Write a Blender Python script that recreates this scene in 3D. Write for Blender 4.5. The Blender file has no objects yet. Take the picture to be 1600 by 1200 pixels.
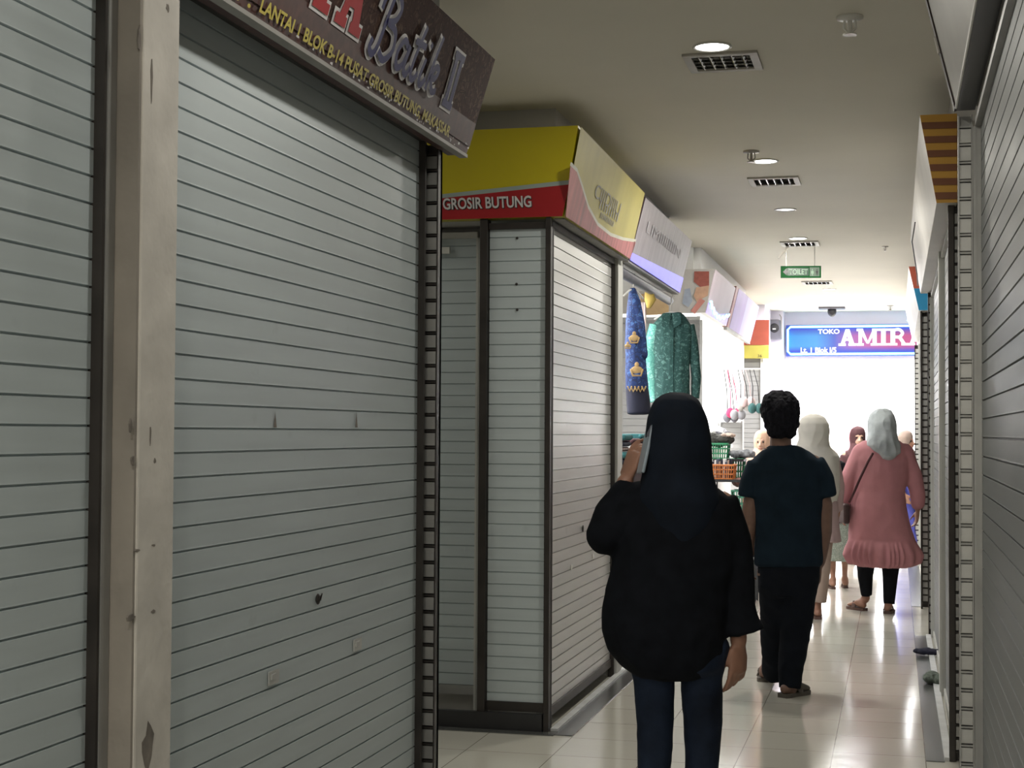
import bpy, bmesh, math, random
from mathutils import Vector, Matrix, noise
S = bpy.context.scene
C = S.collection
PI = math.pi
random.seed(7)
# ------------------------------------------------------------------ camera
CAMP = Vector((0, 0, 1.43))
PSI, PHI, ROLL, FPX = math.radians(14.03), math.radians(1.776), 0.006, 2400.0
FW = Vector((-math.sin(PSI)*math.cos(PHI), math.cos(PSI)*math.cos(PHI), math.sin(PHI)))
R0 = Vector((math.cos(PSI), math.sin(PSI), 0)); U0 = R0.cross(FW)
RT = R0*math.cos(ROLL) + U0*math.sin(ROLL); UP = U0*math.cos(ROLL) - R0*math.sin(ROLL)
cd = bpy.data.cameras.new('camera'); cam = bpy.data.objects.new('camera', cd); C.objects.link(cam)
cd.sensor_fit = 'HORIZONTAL'; cd.sensor_width = 36; cd.lens = FPX*36/1600; cd.clip_start = 0.02; cd.clip_end = 100
M = Matrix((( RT.x, UP.x, -FW.x, CAMP.x), (RT.y, UP.y, -FW.y, CAMP.y), (RT.z, UP.z, -FW.z, CAMP.z), (0, 0, 0, 1)))
cam.matrix_world = M; S.camera = cam
def ray(px, py): return FW + RT*((px-800)/FPX) + UP*((600-py)/FPX)
def at_x(px, py, X): d = ray(px, py); return CAMP + d*(X/d.x)
def at_y(px, py, Y): d = ray(px, py); return CAMP + d*(Y/d.y)
def at_h(px, py, H): d = ray(px, py); return CAMP + d*((H-CAMP.z)/d.z)
HF = Vector((-math.sin(PSI), math.cos(PSI), 0))
def at_d(px, py, z): d = ray(px, py); return CAMP + d*(z/d.dot(HF))
# ------------------------------------------------------------------ view, world
S.view_settings.view_transform = 'Standard'; S.view_settings.look = 'None'
S.view_settings.gamma = 1; S.view_settings.use_curve_mapping = False
S.view_settings.exposure = 0.42
w = bpy.data.worlds.new('world'); S.world = w; w.use_nodes = True
w.node_tree.nodes['Background'].inputs[0].default_value = (0.6, 0.7, 0.8, 1)
w.node_tree.nodes['Background'].inputs[1].default_value = 0.02
CEIL = 3.0
def area(name, loc, sx, sy, power, col=(1, 1, 1), rot=(0, 0, 0), disk=False):
    l = bpy.data.lights.new(name, 'AREA'); l.shape = 'DISK' if disk else 'RECTANGLE'; l.size = sx
    if not disk: l.size_y = sy
    l.energy = power; l.color = col
    o = bpy.data.objects.new(name, l); o.location = loc; o.rotation_euler = rot; C.objects.link(o); return o
# lamps of the shops (tubes under their ceilings), then unseen lamps added as fill
area('tube_light_end_shop', (0.2, 22.2, 2.86), 3.0, 3.0, 560, (0.97, 0.98, 1))
area('tube_light_end_shop_front', (-0.5, 20.9, 2.86), 1.8, 0.5, 90, (0.97, 0.98, 1))
area('tube_light_side_shop', (-2.5, 15.0, 2.86), 1.6, 3.4, 160, (1, 0.99, 0.97))
area('tube_light_near_shop', (-2.6, 10.0, 2.42), 1.4, 1.7, 70, (1, 0.99, 0.97))
area('far_fill_light', (-0.7, 18.4, 2.97), 1.0, 1.0, 60, (0.95, 0.94, 1))  # added fill, no fitting here: brightens the end wall and far floor
area('rear_fill_light', (-0.7, -4.2, 2.9), 1.6, 1.6, 110, (1.0, .96, .86))  # added fill behind the camera, lifts the near ceiling and floor
area('side_fill_light', (-3.6, 6.2, 2.9), 1.2, 1.2, 11, (.98, .98, .9))  # added soft fill out of view, for the stall front
WARM = (1.0, 0.96, 0.87)
LIGHTS = [(-0.72, 6.2, 12), (-0.73, 8.9, 16), (-0.76, 12.5, 22), (-0.7, 17.0, 55), (-0.72, 3.4, 8), (-0.72, 0.6, 20), (-0.72, -2.2, 26)]
# ------------------------------------------------------------------ helpers
def new_mat(name):
    m = bpy.data.materials.new(name); m.use_nodes = True
    return m, m.node_tree, m.node_tree.nodes['Principled BSDF']
def mat(name, col, rough=0.6, metal=0.0, var=0.12, scale=6.0, bump=0.0, bscale=40.0, emit=0.0, stretch=(1, 1, 1), spec=0.5):
    m, nt, b = new_mat(name); N, L = nt.nodes, nt.links
    b.inputs['Roughness'].default_value = rough; b.inputs['Metallic'].default_value = metal
    b.inputs['Specular IOR Level'].default_value = spec
    tc = N.new('ShaderNodeTexCoord'); mp = N.new('ShaderNodeMapping'); mp.inputs['Scale'].default_value = stretch
    L.new(tc.outputs['Object'], mp.inputs[0])
    n = N.new('ShaderNodeTexNoise'); n.inputs['Scale'].default_value = scale; n.inputs['Detail'].default_value = 5
    L.new(mp.outputs[0], n.inputs[0])
    r = N.new('ShaderNodeValToRGB'); r.color_ramp.elements[0].position = 0.3; r.color_ramp.elements[1].position = 0.7
    r.color_ramp.elements[0].color = (*[c*(1-var) for c in col], 1); r.color_ramp.elements[1].color = (*[min(1, c*(1+var)) for c in col], 1)
    L.new(n.outputs[0], r.inputs[0]); L.new(r.outputs[0], b.inputs['Base Color'])
    if emit:
        L.new(r.outputs[0], b.inputs['Emission Color']); b.inputs['Emission Strength'].default_value = emit
    if bump:
        n2 = N.new('ShaderNodeTexNoise'); n2.inputs['Scale'].default_value = bscale; L.new(mp.outputs[0], n2.inputs[0])
        bp = N.new('ShaderNodeBump'); bp.inputs['Strength'].default_value = bump; bp.inputs['Distance'].default_value = 0.01
        L.new(n2.outputs[0], bp.inputs['Height']); L.new(bp.outputs[0], b.inputs['Normal'])
    return m
def batik(name, base, c2, c3, sc):
    m, nt, b = new_mat(name); N, L = nt.nodes, nt.links
    b.inputs['Roughness'].default_value = 0.85
    tc = N.new('ShaderNodeTexCoord')
    v = N.new('ShaderNodeTexVoronoi'); v.inputs['Scale'].default_value = sc; v.feature = 'DISTANCE_TO_EDGE'
    ns = N.new('ShaderNodeTexNoise'); ns.inputs['Scale'].default_value = sc*0.7; ns.inputs['Detail'].default_value = 6; ns.inputs['Distortion'].default_value = 2.5
    L.new(tc.outputs['Object'], v.inputs['Vector']); L.new(tc.outputs['Object'], ns.inputs['Vector'])
    r1 = N.new('ShaderNodeValToRGB'); e = r1.color_ramp.elements; e[0].position = .44; e[0].color = (*base, 1); e[1].position = .62; e[1].color = (*c2, 1)
    e2 = e.new(.52); e2.color = (*base, 1)
    L.new(ns.outputs[0], r1.inputs[0])
    r2 = N.new('ShaderNodeValToRGB'); r2.color_ramp.elements[0].position = 0.02; r2.color_ramp.elements[1].position = 0.06
    L.new(v.outputs['Distance'], r2.inputs[0])
    mx = N.new('ShaderNodeMix'); mx.data_type = 'RGBA'; mx.inputs[6].default_value = (*c3, 1)
    L.new(r2.outputs[0], mx.inputs[0]); L.new(r1.outputs[0], mx.inputs[7]); L.new(mx.outputs[2], b.inputs['Base Color'])
    return m
def shutter_mat(name, col, rough=0.36, metal=0.55, dirt=0.5, spec=.35):
    m, nt, b = new_mat(name); N, L = nt.nodes, nt.links
    tc = N.new('ShaderNodeTexCoord'); mp = N.new('ShaderNodeMapping'); mp.inputs['Scale'].default_value = (1, 1, 14)
    L.new(tc.outputs['Object'], mp.inputs[0])
    n = N.new('ShaderNodeTexNoise'); n.inputs['Scale'].default_value = 1.6; n.inputs['Detail'].default_value = 8; L.new(mp.outputs[0], n.inputs[0])
    r = N.new('ShaderNodeValToRGB'); r.color_ramp.elements[0].position = .3; r.color_ramp.elements[1].position = .72
    r.color_ramp.elements[0].color = (*[c*(1-.22*dirt) for c in col], 1); r.color_ramp.elements[1].color = (*col, 1)
    L.new(n.outputs[0], r.inputs[0])
    # grime spots that belong to the sheet
    n3 = N.new('ShaderNodeTexNoise'); n3.inputs['Scale'].default_value = 9; n3.inputs['Detail'].default_value = 4; L.new(tc.outputs['Object'], n3.inputs[0])
    r3 = N.new('ShaderNodeValToRGB'); r3.color_ramp.elements[0].position = .66; r3.color_ramp.elements[1].position = .76
    r3.color_ramp.elements[0].color = (0, 0, 0, 1); r3.color_ramp.elements[1].color = (.55*dirt, .55*dirt, .55*dirt, 1); L.new(n3.outputs[0], r3.inputs[0])
    mx = N.new('ShaderNodeMix'); mx.data_type = 'RGBA'; mx.inputs[7].default_value = (*[c*.62 for c in col], 1)
    L.new(r3.outputs[0], mx.inputs[0]); L.new(r.outputs[0], mx.inputs[6]); L.new(mx.outputs[2], b.inputs['Base Color'])
    mr = N.new('ShaderNodeMapRange'); mr.inputs[3].default_value = rough-.07; mr.inputs[4].default_value = rough+.12
    L.new(n.outputs[0], mr.inputs[0]); L.new(mr.outputs[0], b.inputs['Roughness'])
    b.inputs['Metallic'].default_value = metal
    b.inputs['Specular IOR Level'].default_value = spec
    return m
def floor_mat():
    m, nt, b = new_mat('floor_tiles'); N, L = nt.nodes, nt.links
    tc = N.new('ShaderNodeTexCoord'); mp = N.new('ShaderNodeMapping'); mp.inputs['Location'].default_value = (-0.125+0.4*30, -7.09+0.4*30, 0)
    L.new(tc.outputs['Object'], mp.inputs[0])
    br = N.new('ShaderNodeTexBrick'); br.offset = 0; br.squash = 1
    br.inputs['Scale'].default_value = 1; br.inputs['Brick Width'].default_value = .4; br.inputs['Row Height'].default_value = .4
    br.inputs['Mortar Size'].default_value = .0022; br.inputs['Mortar Smooth'].default_value = .2; br.inputs['Bias'].default_value = 0
    br.inputs['Color1'].default_value = (.62, .60, .53, 1); br.inputs['Color2'].default_value = (.58, .56, .49, 1); br.inputs['Mortar'].default_value = (.2, .18, .15, 1)
    L.new(mp.outputs[0], br.inputs['Vector'])
    n = N.new('ShaderNodeTexNoise'); n.inputs['Scale'].default_value = 1.3; n.inputs['Detail'].default_value = 6; L.new(tc.outputs['Object'], n.inputs[0])
    mr = N.new('ShaderNodeMapRange'); mr.inputs[3].default_value = .09; mr.inputs[4].default_value = .17; L.new(n.outputs[0], mr.inputs[0])
    L.new(mr.outputs[0], b.inputs['Roughness']); L.new(br.outputs['Color'], b.inputs['Base Color'])
    n2 = N.new('ShaderNodeTexNoise'); n2.inputs['Scale'].default_value = 5; L.new(tc.outputs['Object'], n2.inputs[0])
    bp = N.new('ShaderNodeBump'); bp.inputs['Strength'].default_value = .08; bp.inputs['Distance'].default_value = .01
    L.new(n2.outputs[0], bp.inputs['Height']); L.new(bp.outputs[0], b.inputs['Normal'])
    return m
class MB:
    def __init__(s): s.v = []; s.f = []
    def add(s, vs, fs):
        k = len(s.v); s.v += [tuple(v) for v in vs]; s.f += [tuple(i+k for i in f) for f in fs]; return s
    def box(s, a, b):
        x0, y0, z0 = [min(p, q) for p, q in zip(a, b)]; x1, y1, z1 = [max(p, q) for p, q in zip(a, b)]
        return s.add([(x0,y0,z0),(x1,y0,z0),(x1,y1,z0),(x0,y1,z0),(x0,y0,z1),(x1,y0,z1),(x1,y1,z1),(x0,y1,z1)],
                     [(0,3,2,1),(4,5,6,7),(0,1,5,4),(1,2,6,5),(2,3,7,6),(3,0,4,7)])
    def hexa(s, lo, hi):  # four bottom points, four top points, same winding
        return s.add(list(lo)+list(hi), [(0,3,2,1),(4,5,6,7),(0,1,5,4),(1,2,6,5),(2,3,7,6),(3,0,4,7)])
    def rings(s, rings, caps=True):
        n = len(rings[0]); vs = [p for r in rings for p in r]; fs = []
        for i in range(len(rings)-1):
            for j in range(n):
                a, b = i*n+j, i*n+(j+1) % n
                fs.append((a, b, b+n, a+n))
        if caps: fs.append(tuple(range(n))[::-1]); fs.append(tuple((len(rings)-1)*n+j for j in range(n)))
        return s.add(vs, fs)
    def tube(s, pts, rad, n=12, up=None, round_ends=True):
        pts = [Vector(p) for p in pts]; rad = [r if isinstance(r, tuple) else (r, r) for r in rad]
        if round_ends:
            def ext(p, q, r):
                d = (p-q).normalized(); return [(p+d*r*0.55, 0.80), (p+d*r*0.9, 0.4)]
            e0 = ext(pts[0], pts[1], min(rad[0])); e1 = ext(pts[-1], pts[-2], min(rad[-1]))
            P = [e0[1][0], e0[0][0]]+pts+[e1[0][0], e1[1][0]]
            Q = [tuple(x*.4 for x in rad[0]), tuple(x*.8 for x in rad[0])]+rad+[tuple(x*.8 for x in rad[-1]), tuple(x*.4 for x in rad[-1])]
        else: P, Q = pts, rad
        rg = []; side = None
        for i, p in enumerate(P):
            t = (P[min(i+1, len(P)-1)]-P[max(i-1, 0)]).normalized()
            if side is None:
                u = Vector(up) if up else (Vector((1, 0, 0)) if abs(t.x) < .8 else Vector((0, 1, 0)))
                side = (u-t*u.dot(t)).normalized()
            else:
                side = (side-t*side.dot(t)).normalized()
            o = t.cross(side); a, b = Q[i]
            rg.append([p+side*a*math.cos(2*PI*j/n)+o*b*math.sin(2*PI*j/n) for j in range(n)])
        return s.rings(rg)
    def ball(s, c, r, n=14, m=9, rot=None):
        r = r if isinstance(r, (tuple, list)) else (r, r, r); c = Vector(c); rg = []
        for i in range(m+1):
            a = PI*(i+.5*(i == 0)*.2-.1*(i == m))/m; a = min(max(a, .06), PI-.06)
            ring = []
            for j in range(n):
                v = Vector((r[0]*math.sin(a)*math.cos(2*PI*j/n), r[1]*math.sin(a)*math.sin(2*PI*j/n), -r[2]*math.cos(a)))
                if rot: v = rot @ v
                ring.append(c+v)
            rg.append(ring)
        return s.rings(rg)
    def mesh(s, name):
        me = bpy.data.meshes.new(name); me.from_pydata(s.v, [], s.f); me.validate()
        b = bmesh.new(); b.from_mesh(me); bmesh.ops.recalc_face_normals(b, faces=b.faces); b.to_mesh(me); b.free()
        return me
    def build(s, name, m, parent=None, smooth=False, bevel=0, loc=None):
        me = s.mesh(name); me.materials.append(m); o = bpy.data.objects.new(name, me); C.objects.link(o)
        if smooth:
            for p in me.polygons: p.use_smooth = True
        if bevel:
            md = o.modifiers.new('bevel', 'BEVEL'); md.width = bevel; md.segments = 2; md.limit_method = 'ANGLE'
        if parent: o.parent = parent
        if loc: o.location = loc
        return o
def sculpt(name, mb, m, parent=None, voxel=.008, smooth=6, wr=None, keep=None):
    """one closed skin round all overlapping volumes, smoothed; wr = (amplitude, scale, vertical stretch)"""
    me = mb.mesh(name+'_raw'); o = bpy.data.objects.new(name+'_raw', me); C.objects.link(o)
    r = o.modifiers.new('r', 'REMESH'); r.mode = 'VOXEL'; r.voxel_size = voxel
    if smooth:
        q = o.modifiers.new('s', 'SMOOTH'); q.factor = .5; q.iterations = smooth
    dg = bpy.context.evaluated_depsgraph_get(); dg.update()
    me2 = bpy.data.meshes.new_from_object(o.evaluated_get(dg)); bpy.data.objects.remove(o)
    me2.name = name
    if wr:
        amp, sc, st = wr
        nrm = [v.normal.copy() for v in me2.vertices]
        for v, nn in zip(me2.vertices, nrm):
            p = Vector((v.co.x*sc, v.co.y*sc, v.co.z*sc*st))
            k = noise.noise(p)*.65 + (1-abs(noise.noise(p*1.9+Vector((3, 1, 7)))*2.2))*.35
            v.co += nn*amp*k
    me2.materials.clear(); me2.materials.append(m)
    for p in me2.polygons: p.use_smooth = True
    o = bpy.data.objects.new(name, me2); C.objects.link(o)
    if parent: o.parent = parent
    return o
def tag(o, label, cat, group=None):
    o['label'] = label; o['category'] = cat
    if group: o['group'] = group
    return o
def empty(name, loc, label, cat, group=None, rz=0):
    o = bpy.data.objects.new(name, None); o.empty_display_size = .1; C.objects.link(o); o.location = loc; o.rotation_euler = (0, 0, rz)
    return tag(o, label, cat, group)
def part_label(o, l): o['label'] = l; return o
def struct(o): o['kind'] = 'structure'; return o
def local(root, p):
    M2 = Matrix.Translation(root.location) @ Matrix.Rotation(root.rotation_euler.z, 4, 'Z')
    return M2.inverted() @ Vector(p)
# flat artwork on a sign face
class Face:
    def __init__(s, root, o, u, v, n):
        s.root = root; s.o = Vector(o); s.u = Vector(u).normalized(); s.v = Vector(v).normalized(); s.n = Vector(n).normalized(); s.k = 0
    def P(s, a, b, off): return s.o+s.u*a+s.v*b+s.n*off
    def poly(s, name, pts, m, off=.002):
        mb = MB(); n = len(pts)
        mb.add([s.P(a, b, off) for a, b in pts]+[s.P(a, b, off-.0012) for a, b in pts], [tuple(range(n)), tuple(range(n, 2*n))[::-1]]+[(i, n+i, n+(i+1) % n, (i+1) % n) for i in range(n)])
        return mb.build(name, m, s.root)
    def shapes(s, name, polys, m, off=.003):
        mb = MB()
        for i, pts in enumerate(polys):
            mb.add([s.P(a, b, off+i*.00004) for a, b in pts], [tuple(range(len(pts)))])
        return mb.build(name, m, s.root)
    def text(s, name, txt, u0, v0, w, h, m, off=.003, bold=0.0, shear=0, space=1):
        cu = bpy.data.curves.new(name, 'FONT'); cu.body = txt; cu.offset = bold; cu.shear = shear; cu.space_character = space; cu.resolution_u = 3
        o = bpy.data.objects.new(name, cu); C.objects.link(o); dg = bpy.context.evaluated_depsgraph_get(); dg.update()
        me = bpy.data.meshes.new_from_object(o.evaluated_get(dg)); bpy.data.objects.remove(o)
        xs = [q.co.x for q in me.vertices]; ys = [q.co.y for q in me.vertices]
        x0, x1, y0, y1 = min(xs), max(xs), min(ys), max(ys); sx = w/(x1-x0); sy = h/(y1-y0)
        for q in me.vertices: q.co = s.P(u0+(q.co.x-x0)*sx, v0+(q.co.y-y0)*sy, off)
        me.materials.clear(); me.materials.append(m); me.name = name
        ob = bpy.data.objects.new(name, me); C.objects.link(ob); ob.parent = s.root; return ob
def cat_rom(pts, n=6):
    P = [pts[0]]+list(pts)+[pts[-1]]; out = []
    for i in range(1, len(P)-2):
        for k in range(n):
            t = k/n; a, b, c, d = P[i-1], P[i], P[i+1], P[i+2]
            out.append(tuple(.5*((2*b[q])+(-a[q]+c[q])*t+(2*a[q]-5*b[q]+4*c[q]-d[q])*t*t+(-a[q]+3*b[q]-3*c[q]+d[q])*t**3) for q in range(2)))
    out.append(tuple(pts[-1])); return out
def ribbon(pts, w, curve=True):
    q = cat_rom(pts) if curve else list(pts); out = []
    for i in range(len(q)-1):
        a, b = Vector(q[i]), Vector(q[i+1]); d = b-a
        if d.length < 1e-6: continue
        d.normalize(); n = Vector((-d.y, d.x))*w/2; a2 = a-d*w*.12; b2 = b+d*w*.12
        out.append([tuple(a2+n), tuple(a2-n), tuple(b2-n), tuple(b2+n)])
    return out
def T(polys, u, v, sx, sy): return [[(u+a*sx, v+b*sy) for a, b in p] for p in polys]
def R_(x0, y0, x1, y1): return [(x0, y0), (x1, y0), (x1, y1), (x0, y1)]
def grow(polys, g):
    out = []
    for p in polys:
        cx = sum(a for a, b in p)/len(p); cy = sum(b for a, b in p)/len(p)
        out.append([(a+g*(1 if a > cx else -1), b+g*(1 if b > cy else -1)) for a, b in p])
    return out
SLAB = {
 'A': ([[(.12,.1),(.34,.1),(.62,.98),(.40,.98)], [(.40,.98),(.62,.98),(.90,.1),(.62,.1)], R_(.28,.3,.7,.43), R_(0,0,.42,.14), R_(.56,0,1.0,.14)], 1.0),
 'M': ([R_(.1,.05,.3,.95), R_(.88,.05,1.12,.95), [(.1,.95),(.36,.95),(.68,.12),(.56,.12)], [(.9,.95),(1.1,.95),(.68,.12),(.56,.12)], R_(0,0,.4,.14), R_(.78,0,1.22,.14), R_(0,.86,.36,1), R_(.86,.86,1.22,1)], 1.22),
 'I': ([R_(.12,.05,.38,.95), R_(0,0,.5,.14), R_(0,.86,.5,1)], .5),
 'R': ([R_(.12,.05,.38,.95), R_(0,0,.5,.14), R_(0,.86,.6,1)]+ribbon([(.38,.92),(.62,.92),(.78,.72),(.62,.5),(.38,.5)], .17)+[[(.5,.5),(.72,.5),(.98,.1),(.76,.1)], R_(.72,0,1.06,.14)], 1.04),
 'T': ([R_(.36,.05,.64,.95), R_(.22,0,.78,.14), R_(0,.82,1,1), R_(0,.66,.13,1), R_(.87,.66,1,1)], 1.0),
}
def slab(txt, sp=.06):
    out = []; x = 0
    for ch in txt:
        p, wd = SLAB[ch]; out += [[(a+x, b) for a, b in q] for q in p]; x += wd+sp
    return out, x-sp
# ------------------------------------------------------------------ materials
SH = shutter_mat('shutter_aluminium', (.50, .56, .575), .42, .15)
SHB = shutter_mat('shutter_bright_aluminium', (.58, .58, .56), .33, .35, .7)
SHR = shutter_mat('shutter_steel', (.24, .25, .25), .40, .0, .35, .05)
SHW = shutter_mat('shutter_white', (.40, .40, .40), .5, .0, .2)
DARK = mat('dark_bronze_frame', (.035, .03, .027), .45, .4, .3, 8)
GUIDE = mat('grey_guide_metal', (.34, .34, .33), .4, .5, .15, 5)
PALE = mat('pale_painted_post', (.52, .52, .49), .55, .1, .12, 5, stretch=(1, 1, .2))
PLASTER = mat('cream_plaster', (.56, .53, .485), .8, 0, .12, 7, .3, 25)
PLSTDK = mat('shaded_plaster', (.26, .235, .205), .85, 0, .15, 6, .3, 25)  # pillar plaster again, its shaded side darkened in the colour
CHIP = mat('chipped_plaster', (.17, .15, .13), .9, 0, .3, 30)
CEILM = mat('ceiling_paint', (.76, .725, .635), .85, 0, .035, 1.2, .05, 3)
WALLW = mat('white_wall_paint', (.84, .84, .84), .7, 0, .03, 2)
WALLC = mat('stall_wall_paint', (.45, .44, .42), .8, 0, .08, 3)
LAV = mat('lavender_wall_paint', (.82, .79, .90), .7, 0, .04, 2)
STRIPD = mat('dark_granite_strip', (.075, .078, .075), .25, 0, .25, 60)
STRIPL = mat('pale_sill', (.55, .56, .56), .4, 0, .15, 10)
BLACKC = mat('black_cloth', (.006, .007, .010), .95, 0, .3, 20, spec=.15)
NAVYK = mat('black_navy_shirt', (.010, .020, .032), .9, 0, .2, 12, spec=.15)
HIJK = mat('black_hijab_cloth', (.007, .011, .020), .85, 0, .25, 10, spec=.2)
JEANS = mat('dark_blue_denim', (.011, .018, .036), .8, 0, .6, 7, .2, 300, spec=.2)
TROUS = mat('black_trousers_cloth', (.007, .009, .014), .9, 0, .2, 12, spec=.15)
SKIN = mat('skin_brown', (.33, .17, .115), .5, 0, .08, 30)
SKIN2 = mat('skin_dark', (.20, .115, .085), .55, 0, .08, 30)
SKIN3 = mat('skin_light', (.55, .34, .25), .5, 0, .06, 30)
HAIR = mat('black_hair', (.008, .008, .012), .8, 0, .4, 60, .4, 150, stretch=(1, 1, .3), spec=.15)
PINK = mat('dusty_pink_cloth', (.43, .19, .21), .9, 0, .07, 9)
GREYH = mat('grey_hijab_cloth', (.38, .42, .44), .8, 0, .25, 9)
CREAMH = mat('cream_hijab_cloth', (.60, .58, .53), .85, 0, .12, 6)
BEIGE = mat('beige_cloth', (.42, .32, .27), .9, 0, .08, 8)
TAUPE = mat('pale_pink_cloth', (.45, .33, .33), .9, 0, .08, 8)
MAROON = mat('dark_maroon_cloth', (.07, .025, .03), .85, 0, .15, 8)
PEACH = mat('peach_hijab_cloth', (.62, .40, .29), .85, 0, .08, 8)
BROWNH = mat('brown_hijab_cloth', (.30, .23, .19), .85, 0, .15, 8)
BLUEC = mat('violet_blue_cloth', (.12, .13, .55), .85, 0, .1, 8)
SKIRT = batik('grey_green_pattern', (.26, .29, .25), (.45, .47, .42), (.16, .2, .17), 60)
SANDAL = mat('brown_sandal', (.10, .055, .045), .6, 0, .2, 20)
SANDALG = mat('grey_brown_shoe', (.11, .095, .08), .7, 0, .25, 20)
PHONE = mat('phone_case', (.30, .36, .42), .25, 0, .1, 10)
BLACKP = mat('black_plastic', (.02, .02, .022), .4, 0, .2, 10)
GREYP = mat('grey_plastic', (.16, .16, .19), .5, 0, .1, 10)
WHITEP = mat('white_plastic', (.75, .74, .70), .4, 0, .05, 10)
LAMPE = mat('lamp_diffuser', (1, .98, .94), .5, 0, 0, 1, emit=9)
LOUV = mat('polished_louvre', (.62, .62, .60), .22, .9, .1, 20)
LOUVIN = mat('louvre_dull', (.20, .195, .18), .4, .6, .2, 12)
CHROME = mat('steel_rod', (.35, .33, .3), .35, .8, .1, 10)
# ------------------------------------------------------------------ the setting
def plane_box(name, a, b, m): return struct(MB().box(a, b).build(name, m))
plane_box('floor', (-6, -6, -.1), (5, 25, 0), floor_mat())
plane_box('ceiling', (-6, -6, CEIL), (5, 25, CEIL+.1), CEILM)
def wall(name, boxes, m):
    mb = MB()
    for a, b in boxes: mb.box(a, b)
    return struct(mb.build(name, m))
XL, XR = -1.60, .24
# left block A, B(closed box + open shop), C (open), D ; right blocks A, B, C, D ; outer shell
wall('wall_left', [((-6, -6, 0), (-1.74, 5.2, 3)), ((-1.74, -6, 2.47), (-1.58, 5.22, 3))], WALLC)
wall('wall_left_box', [((-3.6, 7.60, 0), (-3.5, 11.1, 3)), ((-3.6, 7.50, 0), (-1.74, 8.93, 2.46)), ((-3.6, 7.24, 2.46), (-1.60, 11.1, 3))], WALLC)
wall('wall_near_shop', [((-3.5, 9.0, 0), (-3.45, 11.06, 2.46)), ((-3.5, 8.95, 0), (-1.66, 9.0, 2.46))], WALLW)
wall('wall_side_shop', [((-3.6, 12.95, 0), (-3.5, 17.0, 3)), ((-3.5, 16.95, 0), (-1.62, 17.0, 3)), ((-3.5, 12.95, 2.46), (-1.66, 13.0, 3)), ((-3.5, 12.95, 0), (-3.0, 13.0, 2.46)), ((-1.72, 13.0, 2.47), (-1.60, 17.0, 3))], WALLW)
wall('wall_left_far', [((-6, 19.1, 0), (-1.62, 20.3, 2.46)), ((-6, 18.93, 2.46), (-1.55, 20.3, 3)), ((-1.62, 19.92, 0), (-1.40, 20.3, 3))], LAV)
wall('wall_right', [((.40, -6, 0), (3, 5.05, 3)), ((.25, -6, 2.47), (.40, 5.05, 3))], WALLC)
wall('wall_right_box', [((.40, 7.09, 0), (3, 11.3, 3)), ((.25, 7.05, 2.47), (.40, 11.3, 3))], WALLC)
wall('wall_right_third', [((.40, 13.25, 0), (3, 17.3, 3)), ((.25, 13.2, 2.47), (.40, 17.3, 3))], WALLC)
wall('wall_right_far', [((.40, 18.22, 0), (3, 19.2, 3)), ((.25, 18.2, 2.3), (.40, 19.2, 3))], WALLC)
wall('wall_back', [((-1.40, 20.2, 2.38), (3, 20.3, 3)), ((2.6, 20.2, 0), (3, 20.3, 2.38))], LAV)
wall('wall_end_shop', [((-1.6, 24.6, 0), (3, 24.7, 3)), ((-1.55, 20.3, 0), (-1.45, 24.6, 3)), ((2.7, 20.3, 0), (2.8, 24.6, 3))], WALLW)
wall('wall_outer', [((-6, -6, 0), (5, -5.9, 3)), ((-6, -5.9, 0), (-5.9, 24.9, 3)), ((4.9, -5.9, 0), (5, 24.9, 3)), ((-6, 24.9, 0), (5, 25, 3))], WALLC)
# floor strips and sills along the stalls
for i, (nm, a, b, m) in enumerate([
    ('trim_1', (-1.565, 7.12, 0), (-1.477, 11.2, .004), STRIPD), ('trim_2', (-1.60, 7.2, 0), (-1.565, 11.2, .016), STRIPL),
    ('trim_3', (-3.5, 7.10, 0), (-1.565, 7.22, .005), STRIPD), ('trim_4', (-1.565, 12.95, 0), (-1.477, 17.0, .004), STRIPD),
    ('trim_5', (.127, 7.0, 0), (.205, 11.3, .004), STRIPD), ('trim_6', (.205, 7.03, 0), (.238, 11.3, .016), STRIPL),
    ('trim_7', (.127, 13.2, 0), (.24, 17.3, .004), STRIPD), ('trim_8', (-1.58, -2, 0), (-1.477, 5.2, .004), STRIPD), ('trim_9', (.13, -2, 0), (.24, 5.05, .004), STRIPD)]):
    plane_box(nm, a, b, m)
# plaster pillar between the two near shutters
pl = MB().box((-1.70, 2.945, 0), (-1.545, 3.115, 3)).build('trim_pillar', PLASTER, bevel=.006); struct(pl)
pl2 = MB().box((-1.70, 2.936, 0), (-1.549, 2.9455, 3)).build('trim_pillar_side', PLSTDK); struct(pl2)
# chipped patches and scratches on the pillar
mb = MB()
def blob_on_x(mb, X, y, z, ry, rz, seed):
    rr = random.Random(seed); n = 11
    pts = [(X, y+ry*math.cos(2*PI*k/n)*(.6+.6*rr.random()), z+rz*math.sin(2*PI*k/n)*(.6+.6*rr.random())) for k in range(n)]
    mb.add(pts+[(X-.004, p[1], p[2]) for p in pts], [tuple(range(n))]+[(k, n+k, n+(k+1) % n, (k+1) % n) for k in range(n)])
for k, (px, py, a, b) in enumerate([(237, 120, .005, .05), (232, 1165, .028, .05), (205, 965, .018, .008), (240, 955, .01, .004), (205, 665, .006, .014), (208, 720, .006, .01), (242, 720, .005, .006), (215, 860, .012, .003), (240, 852, .01, .003), (262, 12, .008, .01), (218, 60, .006, .03), (235, 680, .004, .02)]):
    p = at_x(px, py, -1.5445); blob_on_x(mb, -1.5442, p.y, p.z, a, b, k)
struct(mb.build('trim_pillar_chips', CHIP))
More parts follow.
